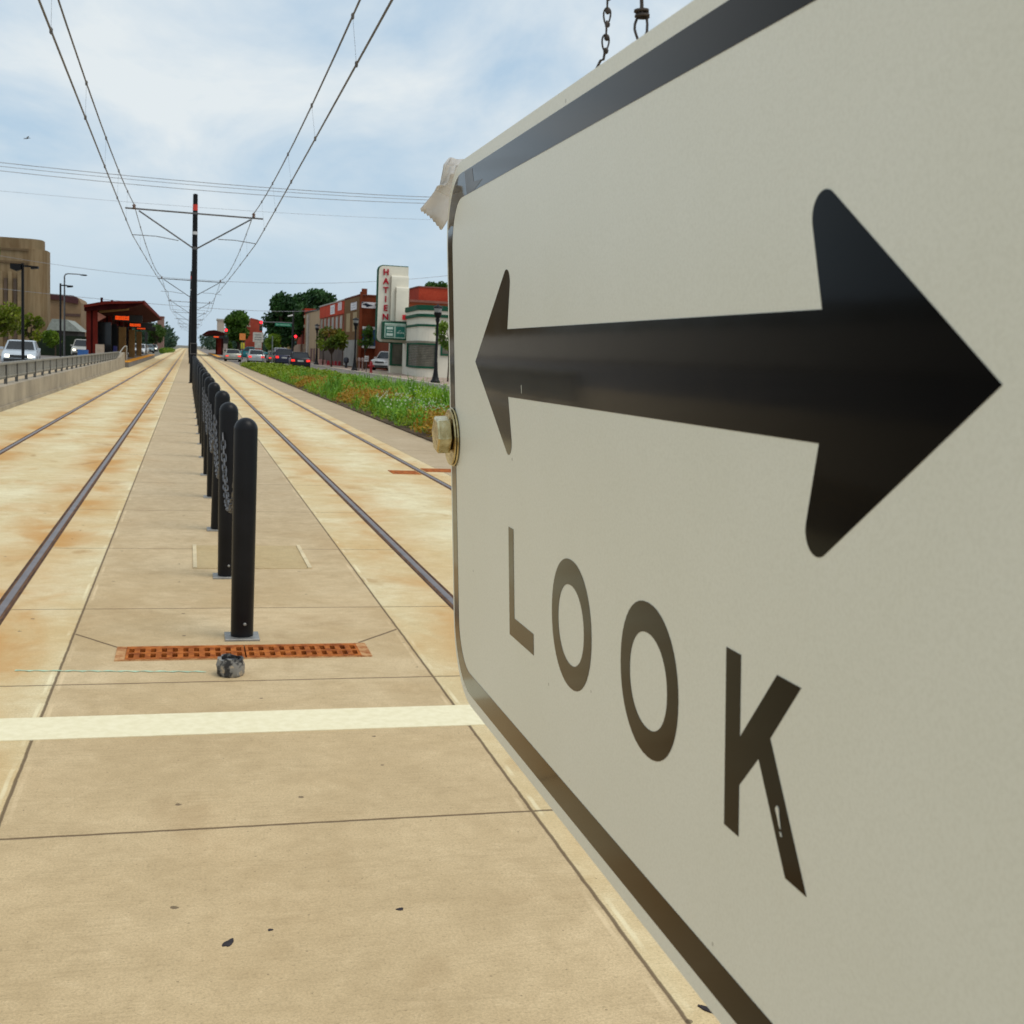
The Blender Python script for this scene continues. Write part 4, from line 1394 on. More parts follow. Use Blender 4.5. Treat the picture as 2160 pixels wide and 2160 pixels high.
# far woods closing the street
b = MB()
blobs = []
for _ in range(60):
    yy = rr.uniform(420, 620)
    xx = rr.uniform(-40, -6)
    blobs.append((xx, yy, rr.uniform(2.5, 6.5), rr.uniform(3, 5), 3, rr.uniform(2.5, 4.5)))
for _ in range(40):
    yy = rr.uniform(420, 620)
    xx = rr.uniform(7, 34)
    blobs.append((xx, yy, rr.uniform(2.0, 4.5), rr.uniform(3, 5), 3, rr.uniform(2.5, 3.5)))
leaves(b, blobs, 12000, .75, rr)
tag(b.build('far_wood', G_FAR), 'far hazy line of trees closing the end of the street', 'trees', kind='stuff')
b = MB()
leaves(b, [(-4.1 + rr.uniform(-.6, .6), 235 + rr.uniform(0, 60), .35, .8, 3, .55) for _ in range(20)], 1600, .18, rr)
tag(b.build('grass_verge', G_BRT), 'green grass verge beside the far left track', 'grass', kind='stuff')

# planting bed: tufted greens with orange patches
m_bg = leafmat('bed_green', (0.085, 0.215, 0.012), (0.220, 0.440, 0.030), 0.9, tint=(0.31, 0.48, 0.02))
m_by = leafmat('bed_lime', (0.130, 0.200, 0.006), (0.290, 0.370, 0.014), 0.8)
m_or = leafmat('bed_orange', (0.31, 0.155, 0.010), (0.46, 0.275, 0.020), 1.3)
m_wf = M('white_flower', (0.60, 0.62, 0.45), 0.7)


def tuft(b, x, y, z, h, n, rr, w=.03, lean=.5):
    for _ in range(n):
        a = rr.uniform(0, 2 * PI)
        l = h * rr.uniform(.55, 1.1)
        d = Vector((math.cos(a), math.sin(a), 0)) * l * lean * rr.uniform(.2, 1)
        s_ = Vector((-math.sin(a), math.cos(a), 0)) * w * rr.uniform(.6, 1.4)
        p = Vector((x + rr.uniform(-.09, .09), y + rr.uniform(-.09, .09), z))
        q = p + d * .45 + Vector((0, 0, l * .6))
        e = p + d + Vector((0, 0, l))
        b.add([p - s_ * .6, p + s_ * .6, q + s_, q - s_, e], [(0, 1, 2, 3), (3, 2, 4)])


def mound(b, x, y, z, h, rad, n, rr, size=.04):
    for _ in range(n):
        a = rr.uniform(0, 2 * PI)
        q = math.sqrt(rr.random())
        zz_ = h * (1 - .75 * q * q) * rr.uniform(.25, 1.05)
        c = Vector((x + rad * q * math.cos(a), y + rad * q * math.sin(a), z + zz_))
        d = Vector((math.cos(a) * q + rr.gauss(0, .5), math.sin(a) * q + rr.gauss(0, .5), .7 + rr.gauss(0, .3))).normalized()
        e = d.orthogonal().normalized()
        e = (e * math.cos(a * 3) + d.cross(e) * math.sin(a * 3))
        w_ = d.cross(e)
        s1 = size * rr.uniform(.55, 1.4)
        b.add([c - e * s1, c + w_ * s1 * .5, c + e * s1, c - w_ * s1 * .5], [(0, 1, 2, 3)])


ORANGE = [(4.62, 7.0, 47.3, 62.0), (4.62, 7.3, 35.0, 44.2), (4.55, 6.2, 23.5, 29.5), (4.6, 7.0, 13.0, 16.0)]


def in_or(x, y):
    for k, (x0, x1, y0, y1) in enumerate(ORANGE):
        wob = .5 * math.sin(y * .9 + k) + .35 * math.sin(x * 3.1 + y * .4)
        if x0 + .35 + wob * .4 < x < x1 + wob and y0 + wob * 1.2 < y < y1 + wob * 1.2:
            return k
    return -1


bg_, bl_ = MB(), MB()
bo_ = [MB() for _ in ORANGE]
wf = MB()
for _ in range(7200):
    y = 7 + 105 * rr.random() ** 1.40
    x = rr.uniform(4.68, 9.1 if y < 84 else 9.1 - (y - 84) * .062)
    k = in_or(x, y)
    edge = min(x - 4.6, 1.0)
    tall = .36 + .36 * max(0, math.sin(x * 1.3 + y * .31)) + .22 * max(0, math.sin(y * .17 + 1.1))
    if y > 64:
        mound(bl_, x, y, .03, .30 + .14 * rr.random() + max(0, x - 6.3) * .03, .30, 13, rr, .085)
    elif k >= 0:
        if rr.random() < .08:
            mound(bl_, x, y, .03, .36, .16, 14, rr, .04)
            continue
        mound(bo_[k], x, y, .03, .42 + .10 * rr.random(), .26, 24, rr, .045)
        if rr.random() < .20:
            mound(bl_, x, y, .03, .20, .2, 10, rr, .04)
    elif edge < .42 and rr.random() < .75:
        mound(bl_, x, y, .03, .22 + .14 * rr.random(), .20, 16, rr, .04)
    else:
        mound(bg_, x, y, .03, tall * rr.uniform(.75, 1.2), .20, 20, rr, .045)
        tuft(bg_, x, y, .03, tall * rr.uniform(.7, 1.25), 5, rr, .016, .8)
        if y < 36 and rr.random() < .30:
            for _ in range(4):
                q = Vector((x + rr.uniform(-.2, .2), y + rr.uniform(-.2, .2), .03 + tall * rr.uniform(.8, 1.1)))
                s_ = rr.uniform(.007, .015)
                wf.box(q.x - s_, q.x + s_, q.y - s_, q.y + s_, q.z - s_, q.z + s_)
tag(bg_.build('green_planting', m_bg), 'tufted green plants filling the bed right of the tracks', 'plants', kind='stuff')
tag(bl_.build('lime_planting', m_by), 'low lime green ground cover along the bed front and far end', 'plants', kind='stuff')
tag(wf.build('white_blossom', m_wf), 'tiny white blossoms among the green bed plants', 'flowers', kind='stuff')
for k, nm in enumerate(('farthest', 'middle', 'nearest visible', 'hidden near')):
    if k < 3:
        tag(bo_[k].build('orange_planting', m_or), nm + ' orange patch of low plants in the bed', 'plants', kind='stuff')

# ------------------------------------------------------------------ right side buildings
m_cream = M('cream_stucco', (0.74, 0.69, 0.57), 0.8, 0, 0.07, 0.6, 0.1, 0.3, 12)
m_green = M('dark_green_trim', (0.012, 0.085, 0.046), 0.75, 0, 0.15, 1.0)
m_signred = M('letter_red', (0.40, 0.008, 0.022), 0.6, 0, 0.1)
m_brick = brick('red_brick', (0.185, 0.038, 0.013), (0.24, 0.052, 0.019), (0.20, 0.08, 0.045))
m_brick2 = brick('bright_brick', (0.40, 0.045, 0.022), (0.46, 0.065, 0.030), (0.40, 0.09, 0.05))
m_brbr = brick('brown_brick', (0.17, 0.085, 0.028), (0.22, 0.115, 0.042), (0.2, 0.13, 0.07))
m_shopgl = M('shop_glass', (0.11, 0.10, 0.075), 0.2, 0, 0.35, 0.9)

cb_ = empty('corner_shop', 'cream streamlined corner shop with dark green bands and a tower sign', 'building', (18.5, 97, .1))
CORN = [(16.62 + .95 - .95 * math.cos(a), 90.5 - .95 * math.sin(a)) for a in [PI / 2 * k / 6 for k in range(7)]]
foot = [(16.66, 104.3), (17.75, 103.9), (16.95, 97.3)] + CORN + [(30, 89.3), (30, 112), (17.9, 112)]
MB().prism(foot, lambda a, b_, d: (a, b_, d), .1, 5.05).build('wall', m_cream, cb_)


def band(z0, z1, off, mat, nm, lo=3):
    pts = [(16.95, 97.3)] + CORN + [(30, 89.3)]
    b = MB()
    n = len(pts)
    outs = []
    for i, p in enumerate(pts):
        a = Vector(pts[max(i - 1, 0)])
        c = Vector(pts[min(i + 1, n - 1)])
        t_ = (c - a).normalized()
        nrm = Vector((t_.y, -t_.x))
        if nrm.dot(Vector((-1, -1))) < 0:
            nrm = -nrm
        outs.append(Vector(p) + nrm * off)
    for i in range(n - 1):
        vs = []
        for z in (z0, z1):
            vs += [(*outs[i], z), (*outs[i + 1], z), (*pts[i + 1], z), (*pts[i], z)]
        b.add(vs, [(0, 3, 2, 1), (4, 5, 6, 7), (0, 1, 5, 4), (1, 2, 6, 5), (2, 3, 7, 6), (3, 0, 4, 7)])
    return b.build(nm, mat, cb_)


band(5.05, 5.42, .20, m_green, 'roof_band')
band(4.78, 5.04, .10, m_cream, 'cornice')
band(4.55, 4.77, .16, m_green, 'green_band')
band(3.86, 4.02, .10, m_green, 'green_band')
band(2.62, 2.78, .10, M('awning_grey', (0.22, 0.20, 0.15), 0.7), 'awning_rail')


def win_on(p, q, z0, z1, nm='shop_window'):
    """framed window on the wall line p-q, standing proud toward the street"""
    p, q = Vector(p), Vector(q)
    t_ = (q - p).normalized()
    nrm = Vector((t_.y, -t_.x))
    if nrm.dot(Vector((-1, -1))) < 0:
        nrm = -nrm
    f_ = .13

    def bx(b, a0, a1, c0, c1, o0, o1):
        vs = []
        for z in (c0, c1):
            for (s_, o_) in ((a0, o0), (a1, o0), (a1, o1), (a0, o1)):
                w_ = p + t_ * s_ + nrm * o_
                vs.append((w_.x, w_.y, z))
        b.add(vs, [(0, 3, 2, 1), (4, 5, 6, 7), (0, 1, 5, 4), (1, 2, 6, 5), (2, 3, 7, 6), (3, 0, 4, 7)])
    L0 = (q - p).length
    b = MB()
    bx(b, 0, L0, z0, z0 + f_, -.05, .10)
    bx(b, 0, L0, z1 - f_, z1, -.05, .10)
    bx(b, 0, f_, z0 + f_, z1 - f_, -.05, .10)
    bx(b, L0 - f_, L0, z0 + f_, z1 - f_, -.05, .10)
    fr = b.build(nm, m_green, cb_)
    b = MB()
    bx(b, f_, L0 - f_, z0 + f_, z1 - f_, -.02, .04)
    b.build('pane', m_shopgl, fr)
    b = MB()
    for k in range(12):
        zz_ = z0 + f_ + (z1 - z0 - 2 * f_) * (k + .5) / 12
        bx(b, f_, L0 - f_, zz_ - .03, zz_ + .03, .041, .05)
    b.build('blind', M('blind_slats', (0.16, 0.145, 0.11), 0.6, 0, 0.25, 2.0), fr)




def wrap_window(pts, z0, z1):
    """one window that follows the rounded corner: frame, pane and blind slats"""
    def strip(o0, o1, c0, c1, b):
        n = len(pts)
        P0, P1 = [], []
        for i, p in enumerate(pts):
            a = Vector(pts[max(i - 1, 0)])
            c = Vector(pts[min(i + 1, n - 1)])
            t_ = (c - a).normalized()
            nrm = Vector((t_.y, -t_.x))
            if nrm.dot(Vector((-1, -1))) < 0:
                nrm = -nrm
            P0.append(Vector(p) + nrm * o0)
            P1.append(Vector(p) + nrm * o1)
        for i in range(n - 1):
            vs = []
            for z in (c0, c1):
                vs += [(*P1[i], z), (*P1[i + 1], z), (*P0[i + 1], z), (*P0[i], z)]
            b.add(vs, [(0, 3, 2, 1), (4, 5, 6, 7), (0, 1, 5, 4), (1, 2, 6, 5), (2, 3, 7, 6), (3, 0, 4, 7)])
        return P1
    b = MB()
    strip(-.05, .10, z0, z0 + .15, b)
    e = strip(-.05, .10, z1 - .12, z1, b)
    for q_ in (e[0], e[-1]):
        b.box(q_.x - .08, q_.x + .08, q_.y - .08, q_.y + .08, z0, z1)
    fr = b.build('corner_window', m_green, cb_)
    b = MB()
    strip(-.03, .03, z0 + .15, z1 - .12, b)
    b.build('pane', m_shopgl, fr)
    b = MB()
    for k in range(13):
        zz_ = z0 + .15 + (z1 - z0 - .27) * (k + .5) / 13
        strip(.031, .045, zz_ - .035, zz_ + .035, b)
    b.build('blind', M('blind_slats', (0.16, 0.145, 0.11), 0.7, 0, 0.25, 2.0), fr)


wrap_window([(16.88, 95.6), (16.7, 92.0)] + CORN + [(17.85, 89.54)], .74, 2.62)
win_on((18.2, 89.53), (19.2, 89.5), 1.75, 2.62)
# recessed bay left of the corner
box(16.66, 17.7, 103.2, 103.85, .1, .72).build('stall_riser', m_cream, cb_)
box(16.78, 17.7, 103.25, 103.8, .72, 2.55).build('bay_window', m_shopgl, cb_)
b = MB()
b.box(16.66, 16.78, 103.1, 103.8, .72, 2.75)
b.box(16.78, 17.7, 103.1, 103.24, .72, .84)
b.box(16.66, 17.7, 103.1, 103.8, 2.56, 2.80)
b.build('bay_frame', m_green, cb_)
box(16.66, 17.12, 97.9, 97.96, 4.48, 4.88).build('red_notice', M('notice_red', (0.75, 0.02, 0.03), 0.5), cb_)
# tower sign blade standing out toward the street
ts = empty('tower_sign', 'tall cream vertical tower sign with red letters HATIEN and green edge', 'sign', (16, 99, 2.6))


def blade(x0, x1, z0, z1, r_, n=8):
    out = []
    for k in range(n + 1):
        a = PI / 2 + PI / 2 * k / n
        out.append((x0 + r_ + r_ * math.cos(a), z1 - r_ + r_ * math.sin(a)))
    for k in range(n + 1):
        a = PI + PI / 2 * k / n
        out.append((x0 + r_ + r_ * math.cos(a), z0 + r_ + r_ * math.sin(a)))
    out += [(x1, z0), (x1, z1)]
    return out


XZ = lambda a, b_, d: (a, d, b_)
MB().prism(blade(14.80, 17.2, 2.66, 8.74, .38), XZ, 98.85, 99.35).build('blade', m_cream, ts)
MB().prism(blade(14.72, 17.2, 2.60, 8.82, .44), XZ, 99.0, 99.55).build('edge_trim', m_green, ts)
for (x0, z1, y0) in ((15.80, 8.02, 98.55), (16.17, 7.12, 98.25)):
    b = MB()
    rings = []
    for k, (xx, yy) in enumerate(((x0, 98.85), (x0 + .02, y0 + .12), (x0 + .10, y0 + .02), (x0 + .22, y0), (17.2, y0), (17.2, 98.85))):
        pass
    prof_ = [(98.85, z1), (y0 + .10, z1 - .02), (y0 + .02, z1 - .12), (y0, z1 - .3), (y0, 4.35), (98.85, 4.35)]
    b.prism(prof_, lambda a, c_, d: (d, a, c_), x0, 17.2)
    b.build('stepped_fin', m_cream, ts)
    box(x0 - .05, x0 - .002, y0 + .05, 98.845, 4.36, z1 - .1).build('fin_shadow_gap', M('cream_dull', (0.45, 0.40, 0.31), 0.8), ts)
rotx = Matrix.Rotation(PI / 2, 3, 'X')
for k, ch in enumerate('HATIEN'):
    text_mesh(ch, .66, .05, (15.36 + .012 * k, 98.80, 8.22 - k * .715), rotx, 'letter', m_signred, ts)
# marquee box
mq = empty('marquee_box', 'dark green marquee box with pale panels below the red letters', 'sign', (16.1, 98.3, 2.9))
box(15.12, 17.18, 97.75, 98.84, 2.86, 4.28).build('box_case', m_green, mq)
b = MB()
b.box(15.22, 16.92, 97.70, 97.745, 2.98, 4.16)
b.build('panel', M('marquee_pale', (0.48, 0.62, 0.52), 0.5, 0, 0.06), mq)
m_teal = M('marquee_teal', (0.012, 0.16, 0.115), 0.5)
box(15.30, 15.98, 97.665, 97.695, 3.06, 3.92).build('poster', m_teal, mq)
box(16.12, 16.86, 97.665, 97.695, 3.06, 3.92).build('poster', m_teal, mq)
box(15.22, 16.92, 97.66, 97.698, 3.94, 4.10).build('header_strip', M('marquee_pale2', (0.36, 0.44, 0.37), 0.5), mq)
m_pp = M('poster_print', (0.60, 0.72, 0.64), 0.5)
b = MB()
b.box(15.38, 15.90, 97.645, 97.66, 3.66, 3.85)
b.box(15.42, 15.86, 97.645, 97.66, 3.47, 3.54)
b.box(15.38, 15.90, 97.645, 97.66, 3.14, 3.36)
for k, (w_, h0) in enumerate(((.07, .10), (.05, .16), (.07, .09), (.05, .14), (.08, .10))):
    b.box(16.22 + k * .12, 16.22 + k * .12 + w_, 97.645, 97.66, 3.36, 3.36 + h0)
b.box(16.40, 16.50, 97.645, 97.66, 3.56, 3.62)
b.build('poster_print', m_pp, mq)
# brick blocks behind the shop
bk = empty('brick_block', 'dark red brick block with brighter upper storey behind the cream shop', 'building', (24, 113, 0))
box(18.6, 34, 112, 126, .1, 6.55).build('lower_wall', m_brick, bk)
box(18.5, 34.1, 111.9, 126, 6.56, 6.78).build('coping', M('coping_brown', (0.20, 0.08, 0.06), 0.8), bk)
box(20.7, 34, 113, 126, 6.79, 8.0).build('upper_wall', m_brick2, bk)
box(20.62, 34.1, 112.92, 126, 8.01, 8.12).build('coping', M('coping_brown', (0.20, 0.08, 0.06), 0.8), bk)

# long brick building with red painted stretch
bb_ = empty('brick_building', 'long two-storey building with dark brick end and red painted front', 'building', (20, 140, 0))
box(17.0, 34, 126.0, 138.5, .1, 7.55).build('end_wall', m_brick, bb_)
box(16.96, 17.22, 125.7, 125.98, .1, 7.9).build('corner_pier', m_brick, bb_)
box(16.93, 16.997, 126.0, 138.4, .1, 7.45).build('brown_front', m_brbr, bb_)
box(16.90, 34, 125.9, 138.5, 7.56, 7.66).build('coping', M('coping_brown', (0.20, 0.08, 0.06), 0.8), bb_)
box(17.0, 34, 138.5, 165, .1, 7.45).build('front_wall', M('faded_red', (0.25, 0.050, 0.026), 0.85, 0, 0.25, 0.8), bb_)
box(16.90, 16.995, 138.5, 165, 6.0, 7.45).build('red_fascia', M('paint_red', (0.50, 0.050, 0.016), 0.85, 0, 0.1, 0.8), bb_)
box(16.8, 34, 138.5, 165.2, 7.46, 7.60).build('coping', M('coping_pale', (0.42, 0.40, 0.36), 0.8), bb_)
box(17.2, 17.7, 126.0, 126.6, 7.67, 8.25).build('chimney', m_brick, bb_)
m_wt = M('window_tan', (0.32, 0.22, 0.13), 0.6, 0, 0.15, 1.0)
for ya in (140, 144.2, 148.4, 152.6, 157.0, 161.2):
    fr = box(16.93, 16.995, ya, ya + 2.5, 4.25, 5.85).build('window', m_wt, bb_)
    box(16.91, 16.928, ya + .3, ya + 2.2, 4.4, 5.7).build('pane', M('tan_pane', (0.24, 0.19, 0.13), 0.3), fr)
for ya in (127.4, 133):
    box(16.90, 16.928, ya, ya + 3.2, 3.9, 5.9).build('window', M('window_ochre', (0.36, 0.25, 0.11), 0.6), bb_)
box(16.92, 16.995, 139, 164, .1, 3.0).build('shop_front', M('shop_dark', (0.09, 0.06, 0.045), 0.6, 0, 0.4, 0.6), bb_)
MB().prism([(16.99, 4.2), (16.1, 3.35), (16.1, 3.15), (16.99, 3.15)], lambda a, b_, d: (a, d, b_), 139.2, 148).build('awning', M('awning_orange', (0.70, 0.10, 0.015), 0.7, 0, 0.2, 1.5), bb_)
box(16.90, 16.928, 127, 138, .2, 3.0).build('shop_front', M('shop_grey', (0.30, 0.29, 0.26), 0.7, 0, 0.2, 0.8), bb_)
for (y0, y1, z0, z1, lab) in ((147.5, 152.0, 6.18, 7.28, 'white poster left on the red painted front'), (140.6, 144.2, 6.45, 7.38, 'pinkish white poster right on the red painted front'), (127.6, 132.4, 6.15, 6.95, 'white poster high on the brown brick front')):
    pm = empty('wall_poster', lab, 'poster', (16.88, (y0 + y1) / 2, z0), 'posters on the long brick building')
    box(16.86, 16.895, y0, y1, z0, z1).build('sheet', M('poster_white' if 'pink' not in lab else 'poster_pink', (0.72, 0.70, 0.70) if 'pink' not in lab else (0.72, 0.56, 0.56), 0.6), pm)
    b = MB()
    for k in range(3):
        b.box(16.852, 16.858, y0 + .8, y1 - .8, z0 + .2 + k * .26, z0 + .28 + k * .26)
    b.build('print', M('poster_grey', (0.42, 0.42, 0.46), 0.6), pm)
bn = empty('wall_banner', 'white banner with dark bird shape high on brick end wall', 'banner', (18.1, 125.5, 6.3))
box(17.12, 19.4, 125.60, 125.65, 6.28, 6.88).build('sheet', M('poster_white', (0.72, 0.70, 0.70), 0.6), bn)
MB().prism([(17.15, 6.62), (17.6, 6.80), (17.72, 6.72), (18.3, 6.55), (17.9, 6.46), (17.62, 6.36), (17.55, 6.50)], XZ, 125.57, 125.595).build('bird_shape', M('banner_navy', (0.012, 0.016, 0.03), 0.6), bn)
MB().prism([(17.12, 6.70), (17.3, 6.84), (17.5, 6.86), (17.12, 6.87)], XZ, 125.575, 125.598).build('corner_shape', M('banner_navy', (0.012, 0.016, 0.03), 0.6), bn)
b = MB()
for k in range(3):
    b.prism([(18.55 + k * .2, 6.36), (18.63 + k * .2, 6.36), (18.70 + k * .2, 6.74), (18.6 + k * .2, 6.74)], XZ, 125.57, 125.595)
b.build('red_print', M('banner_red', (0.62, 0.16, 0.16), 0.6), bn)
bd = empty('billboard', 'blue and white billboard on the brick wall behind thin street tree', 'billboard', (18.5, 125.3, 2.4))
box(17.3, 19.9, 125.3, 125.5, 2.42, 4.1).build('board', M('board_blue', (0.02, 0.07, 0.17), 0.5, 0, 0.2, 1.0), bd)
box(17.25, 19.95, 125.26, 125.52, 4.1, 4.38).build('header', M('board_white', (0.62, 0.62, 0.58), 0.6), bd)
box(17.25, 19.95, 125.24, 125.52, 2.20, 2.42).build('footer', M('board_white', (0.62, 0.62, 0.58), 0.6), bd)
b = MB()
b.lathe([(.38, 0), (.38, .02)], (0, 0, 0), 20)
b.v = [(17.85 + a, 125.28 - c_, 3.5 + b_) for a, b_, c_ in b.v]
b.build('round_print', M('board_pink', (0.55, 0.36, 0.36), 0.6), bd)
b = MB()
b.lathe([(.17, 0), (.17, .02)], (0, 0, 0), 16)
b.v = [(17.75 + a, 125.25 - c_, 3.42 + b_) for a, b_, c_ in b.v]
b.build('dark_print', M('board_maroon', (0.25, 0.03, 0.05), 0.6), bd)

# beige building beyond, then more frontages
bg2 = empty('beige_building', 'beige flat-roofed building between red painted building and signal mast', 'building', (20, 178, 0))
box(17.0, 32, 165.3, 187, .1, 7.15).build('wall', M('beige_stucco', (0.42, 0.30, 0.185), 0.85, 0, 0.08, 0.5), bg2)
box(16.9, 32, 165.2, 187.1, 7.16, 7.36).build('coping', M('coping_dark', (0.05, 0.045, 0.04), 0.8), bg2)
box(16.75, 17.0, 180.0, 182.0, .1, 6.9).build('pale_pilaster', M('pilaster_grey', (0.46, 0.41, 0.35), 0.8), bg2)
fr = box(16.95, 16.998, 183.0, 185.0, 2.3, 4.3).build('window', M('window_black', (0.012, 0.012, 0.014), 0.2), bg2)
for ya in (167, 171, 175, 183.2):
    box(16.93, 16.997, ya, ya + 2.0, .2, 2.0).build('doorway', M('door_maroon', (0.13, 0.045, 0.04), 0.5), bg2)
bg3 = empty('striped_building', 'narrow red brick building with pale stone bands past the beige one', 'building', (19, 197, 0))
box(17.0, 26, 188, 206, .1, 8.0).build('wall', m_brick2, bg3)
for z0 in (6.55, 5.1):
    box(16.9, 26.0, 187.9, 206.1, z0, z0 + .4).build('stone_band', M('stone_pale', (0.55, 0.44, 0.32), 0.8), bg3)
box(16.85, 26, 187.9, 206, .1, 2.6).build('stone_base', M('stone_tan', (0.40, 0.28, 0.20), 0.8), bg3)
MB().prism([(189.0, .1), (191.5, .1), (191.5, 1.9), (191.1, 2.4), (190.25, 2.6), (189.4, 2.4), (189.0, 1.9)], lambda a, b_, d: (d, a, b_), 16.75, 16.84).build('arched_door', M('window_black', (0.012, 0.012, 0.014), 0.2), bg3)
bg4 = empty('yellow_building', 'small pale yellow building with a dark cornice left of signal mast', 'building', (15, 212, 0))
box(15.0, 17.6, 208, 220, .1, 5.2).build('wall', M('yellow_stucco', (0.50, 0.40, 0.20), 0.85), bg4)
box(14.75, 17.8, 207.8, 220, 5.21, 5.65).build('cornice', M('cornice_brown', (0.15, 0.10, 0.075), 0.8), bg4)
box(15.95, 16.25, 207.9, 207.98, 3.4, 4.7).build('window', M('window_black', (0.012, 0.012, 0.014), 0.2), bg4)
bg5 = empty('gabled_building', 'red building with a stepped gable left of dark trees', 'building', (11.5, 232, 0))
MB().prism([(10.2, .0), (13.2, .0), (13.2, 6.3), (12.4, 6.9), (11.1, 7.15), (11.0, 5.6), (10.2, 5.5)], XZ, 231, 242).build('wall', M('gable_red', (0.34, 0.06, 0.035), 0.85, 0, 0.2, 0.6), bg5)
box(10.0, 11.0, 230.8, 231, 5.5, 5.75).build('stone_cap', M('stone_pale', (0.55, 0.44, 0.32), 0.8), bg5)
box(10.1, 10.5, 231, 231.5, 5.76, 6.9).build('chimney', M('chimney_pale', (0.55, 0.52, 0.45), 0.8), bg5)
bg6 = empty('tower_block', 'small pale tower seen over the right station roof', 'building', (9, 310, 0))
box(6.9, 8.5, 310, 318, 0, 8.0).build('wall', M('block_pale', (0.46, 0.38, 0.31), 0.85), bg6)
box(6.7, 8.7, 309.8, 318, 8.01, 8.4).build('roof', M('coping_pale', (0.42, 0.40, 0.36), 0.8), bg6)
sr = empty('right_shelter', 'dark red station shelter standing on the far right platform', 'shelter', (4.3, 200, 0))
MB().prism([(2.35, 3.62), (3.0, 4.05), (4.0, 4.2), (5.9, 3.75), (5.9, 3.4), (4.2, 3.55), (3.0, 3.4)], XZ, 199, 240).build('roof', m_sdk, sr)
for ya in (200, 212):
    box(4.45, 5.05, ya, ya + .4, .3, 3.5).build('column', m_srd, sr)
box(5.15, 5.35, 200, 230, .3, 3.3).build('back_wall', m_sdk, sr)
led(sr, 3.85, 4.6, 3.02, 3.22, 198.6)
pr_ = empty('right_platform', 'far right platform with orange tactile edge', 'platform', (4.4, 185, 0))
box(3.62, 5.9, 160, 240, -.1, .30).build('platform_slab', M('platform_grey', (0.20, 0.18, 0.16), 0.85, 0, 0.15, 0.5), pr_)
box(3.61, 4.2, 160, 240, .301, .32).build('tactile_strip', M('tactile_orange', (0.72, 0.30, 0.02), 0.7, 0, 0.12, 2.0), pr_)

# left buildings
tb = empty('tan_building', 'tan art deco building with rounded corner at the left edge', 'building', (-24, 165, 0))
m_tanb, hh = newmat('tan_stone', (0.25, 0.17, 0.09), 0.9, 0, 0.15)
st_ = hh.noise(hh.pos(), 1.0, 6, 0.65, 0.2, mapscale=(1.1, 1.1, 0.10))
c = hh.mix(hh.ramp(st_, 0.36, 0.62), (0.185, 0.120, 0.060), (0.28, 0.20, 0.112))
c = hh.mix(hh.ramp(hh.noise(hh.pos(), 0.35, 4), 0.4, 0.7, 0, 0.4), c, (0.20, 0.16, 0.09))
hh.t.links.new(c, hh.b.inputs['Base Color'])
fp = [(-46, 158)] + [(-18.6 + 1.9 * math.sin(a), 159.9 - 1.9 * math.cos(a)) for a in [PI / 2 * k / 6 for k in range(7)]] + [(-16.7, 162.5), (-46, 185)]
MB().prism(fp, lambda a, b_, d: (a, b_, d), .1, 12.2).build('wall', m_tanb, tb)
fp2 = [(-46, 158.6)] + [(-19.1 + 1.8 * math.sin(a), 160.4 - 1.8 * math.cos(a)) for a in [PI / 2 * k / 6 for k in range(7)]] + [(-17.3, 162.5), (-46, 185)]
MB().prism(fp2, lambda a, b_, d: (a, b_, d), 12.2, 13.45).build('parapet', m_tanb, tb)
for k in range(7):
    xa = -19.9 - k * 1.05
    box(xa, xa + .42, 157.7, 157.995, .1, 9.4).build('pilaster', M('pilaster_tan', (0.25, 0.18, 0.10), 0.9, 0, 0.2, 0.6), tb)
    box(xa - .5, xa - .12, 157.9, 157.996, 1.2, 8.6).build('window', M('tall_window', (0.10, 0.06, 0.034), 0.5, 0, 0.3, 0.7), tb)
for zz_ in (10.4, 11.9):
    box(-46, -18.7, 157.86, 157.995, zz_, zz_ + .25).build('stone_course', M('course_tan', (0.15, 0.10, 0.055), 0.9), tb)
s2b = empty('brown_building', 'brown building with a dark red roof band behind the lamp posts', 'building', (-18.5, 205, 0))
MB().prism([(-24, .1), (-16.1, .1), (-16.1, 7.3), (-16.5, 8.0), (-17.2, 8.35), (-24, 8.55)], XZ, 200, 215).build('wall', M('brown_stucco', (0.25, 0.165, 0.095), 0.9, 0, 0.15, 0.4), s2b)
MB().prism([(-24, 8.56), (-17.2, 8.36), (-16.5, 8.01), (-16.5, 7.1), (-18.3, 7.3), (-18.5, 7.55), (-24, 7.7)], XZ, 199.7, 199.98).build('roof_band', M('roof_plum', (0.075, 0.030, 0.032), 0.8), s2b)
box(-18.4, -16.2, 199.9, 199.98, 5.2, 5.6).build('stripe', M('stripe_dark', (0.10, 0.06, 0.05), 0.8), s2b)
s3b = empty('green_roof_house', 'low house with grey green roof left of the red shelter', 'building', (-13.6, 150, 0))
box(-15.4, -12.4, 150, 160, .1, 2.6).build('wall', M('house_dark', (0.05, 0.045, 0.04), 0.8), s3b)
MB().prism([(-15.8, 2.6), (-12.0, 2.6), (-13.6, 3.9), (-15.2, 3.9)], XZ, 149.6, 160.4).build('roof', M('roof_grey', (0.26, 0.28, 0.25), 0.8), s3b)
s4b = empty('distant_block', 'distant brown apartment block above trees beyond left shelter', 'building', (-6.6, 330, 0))
box(-7.9, -6.3, 330, 340, 0, 8.4).build('wall', M('block_brown', (0.25, 0.15, 0.12), 0.9), s4b)
box(-8.0, -6.2, 329.8, 340, 8.41, 8.7).build('roof', M('coping_brown', (0.20, 0.08, 0.06), 0.8), s4b)
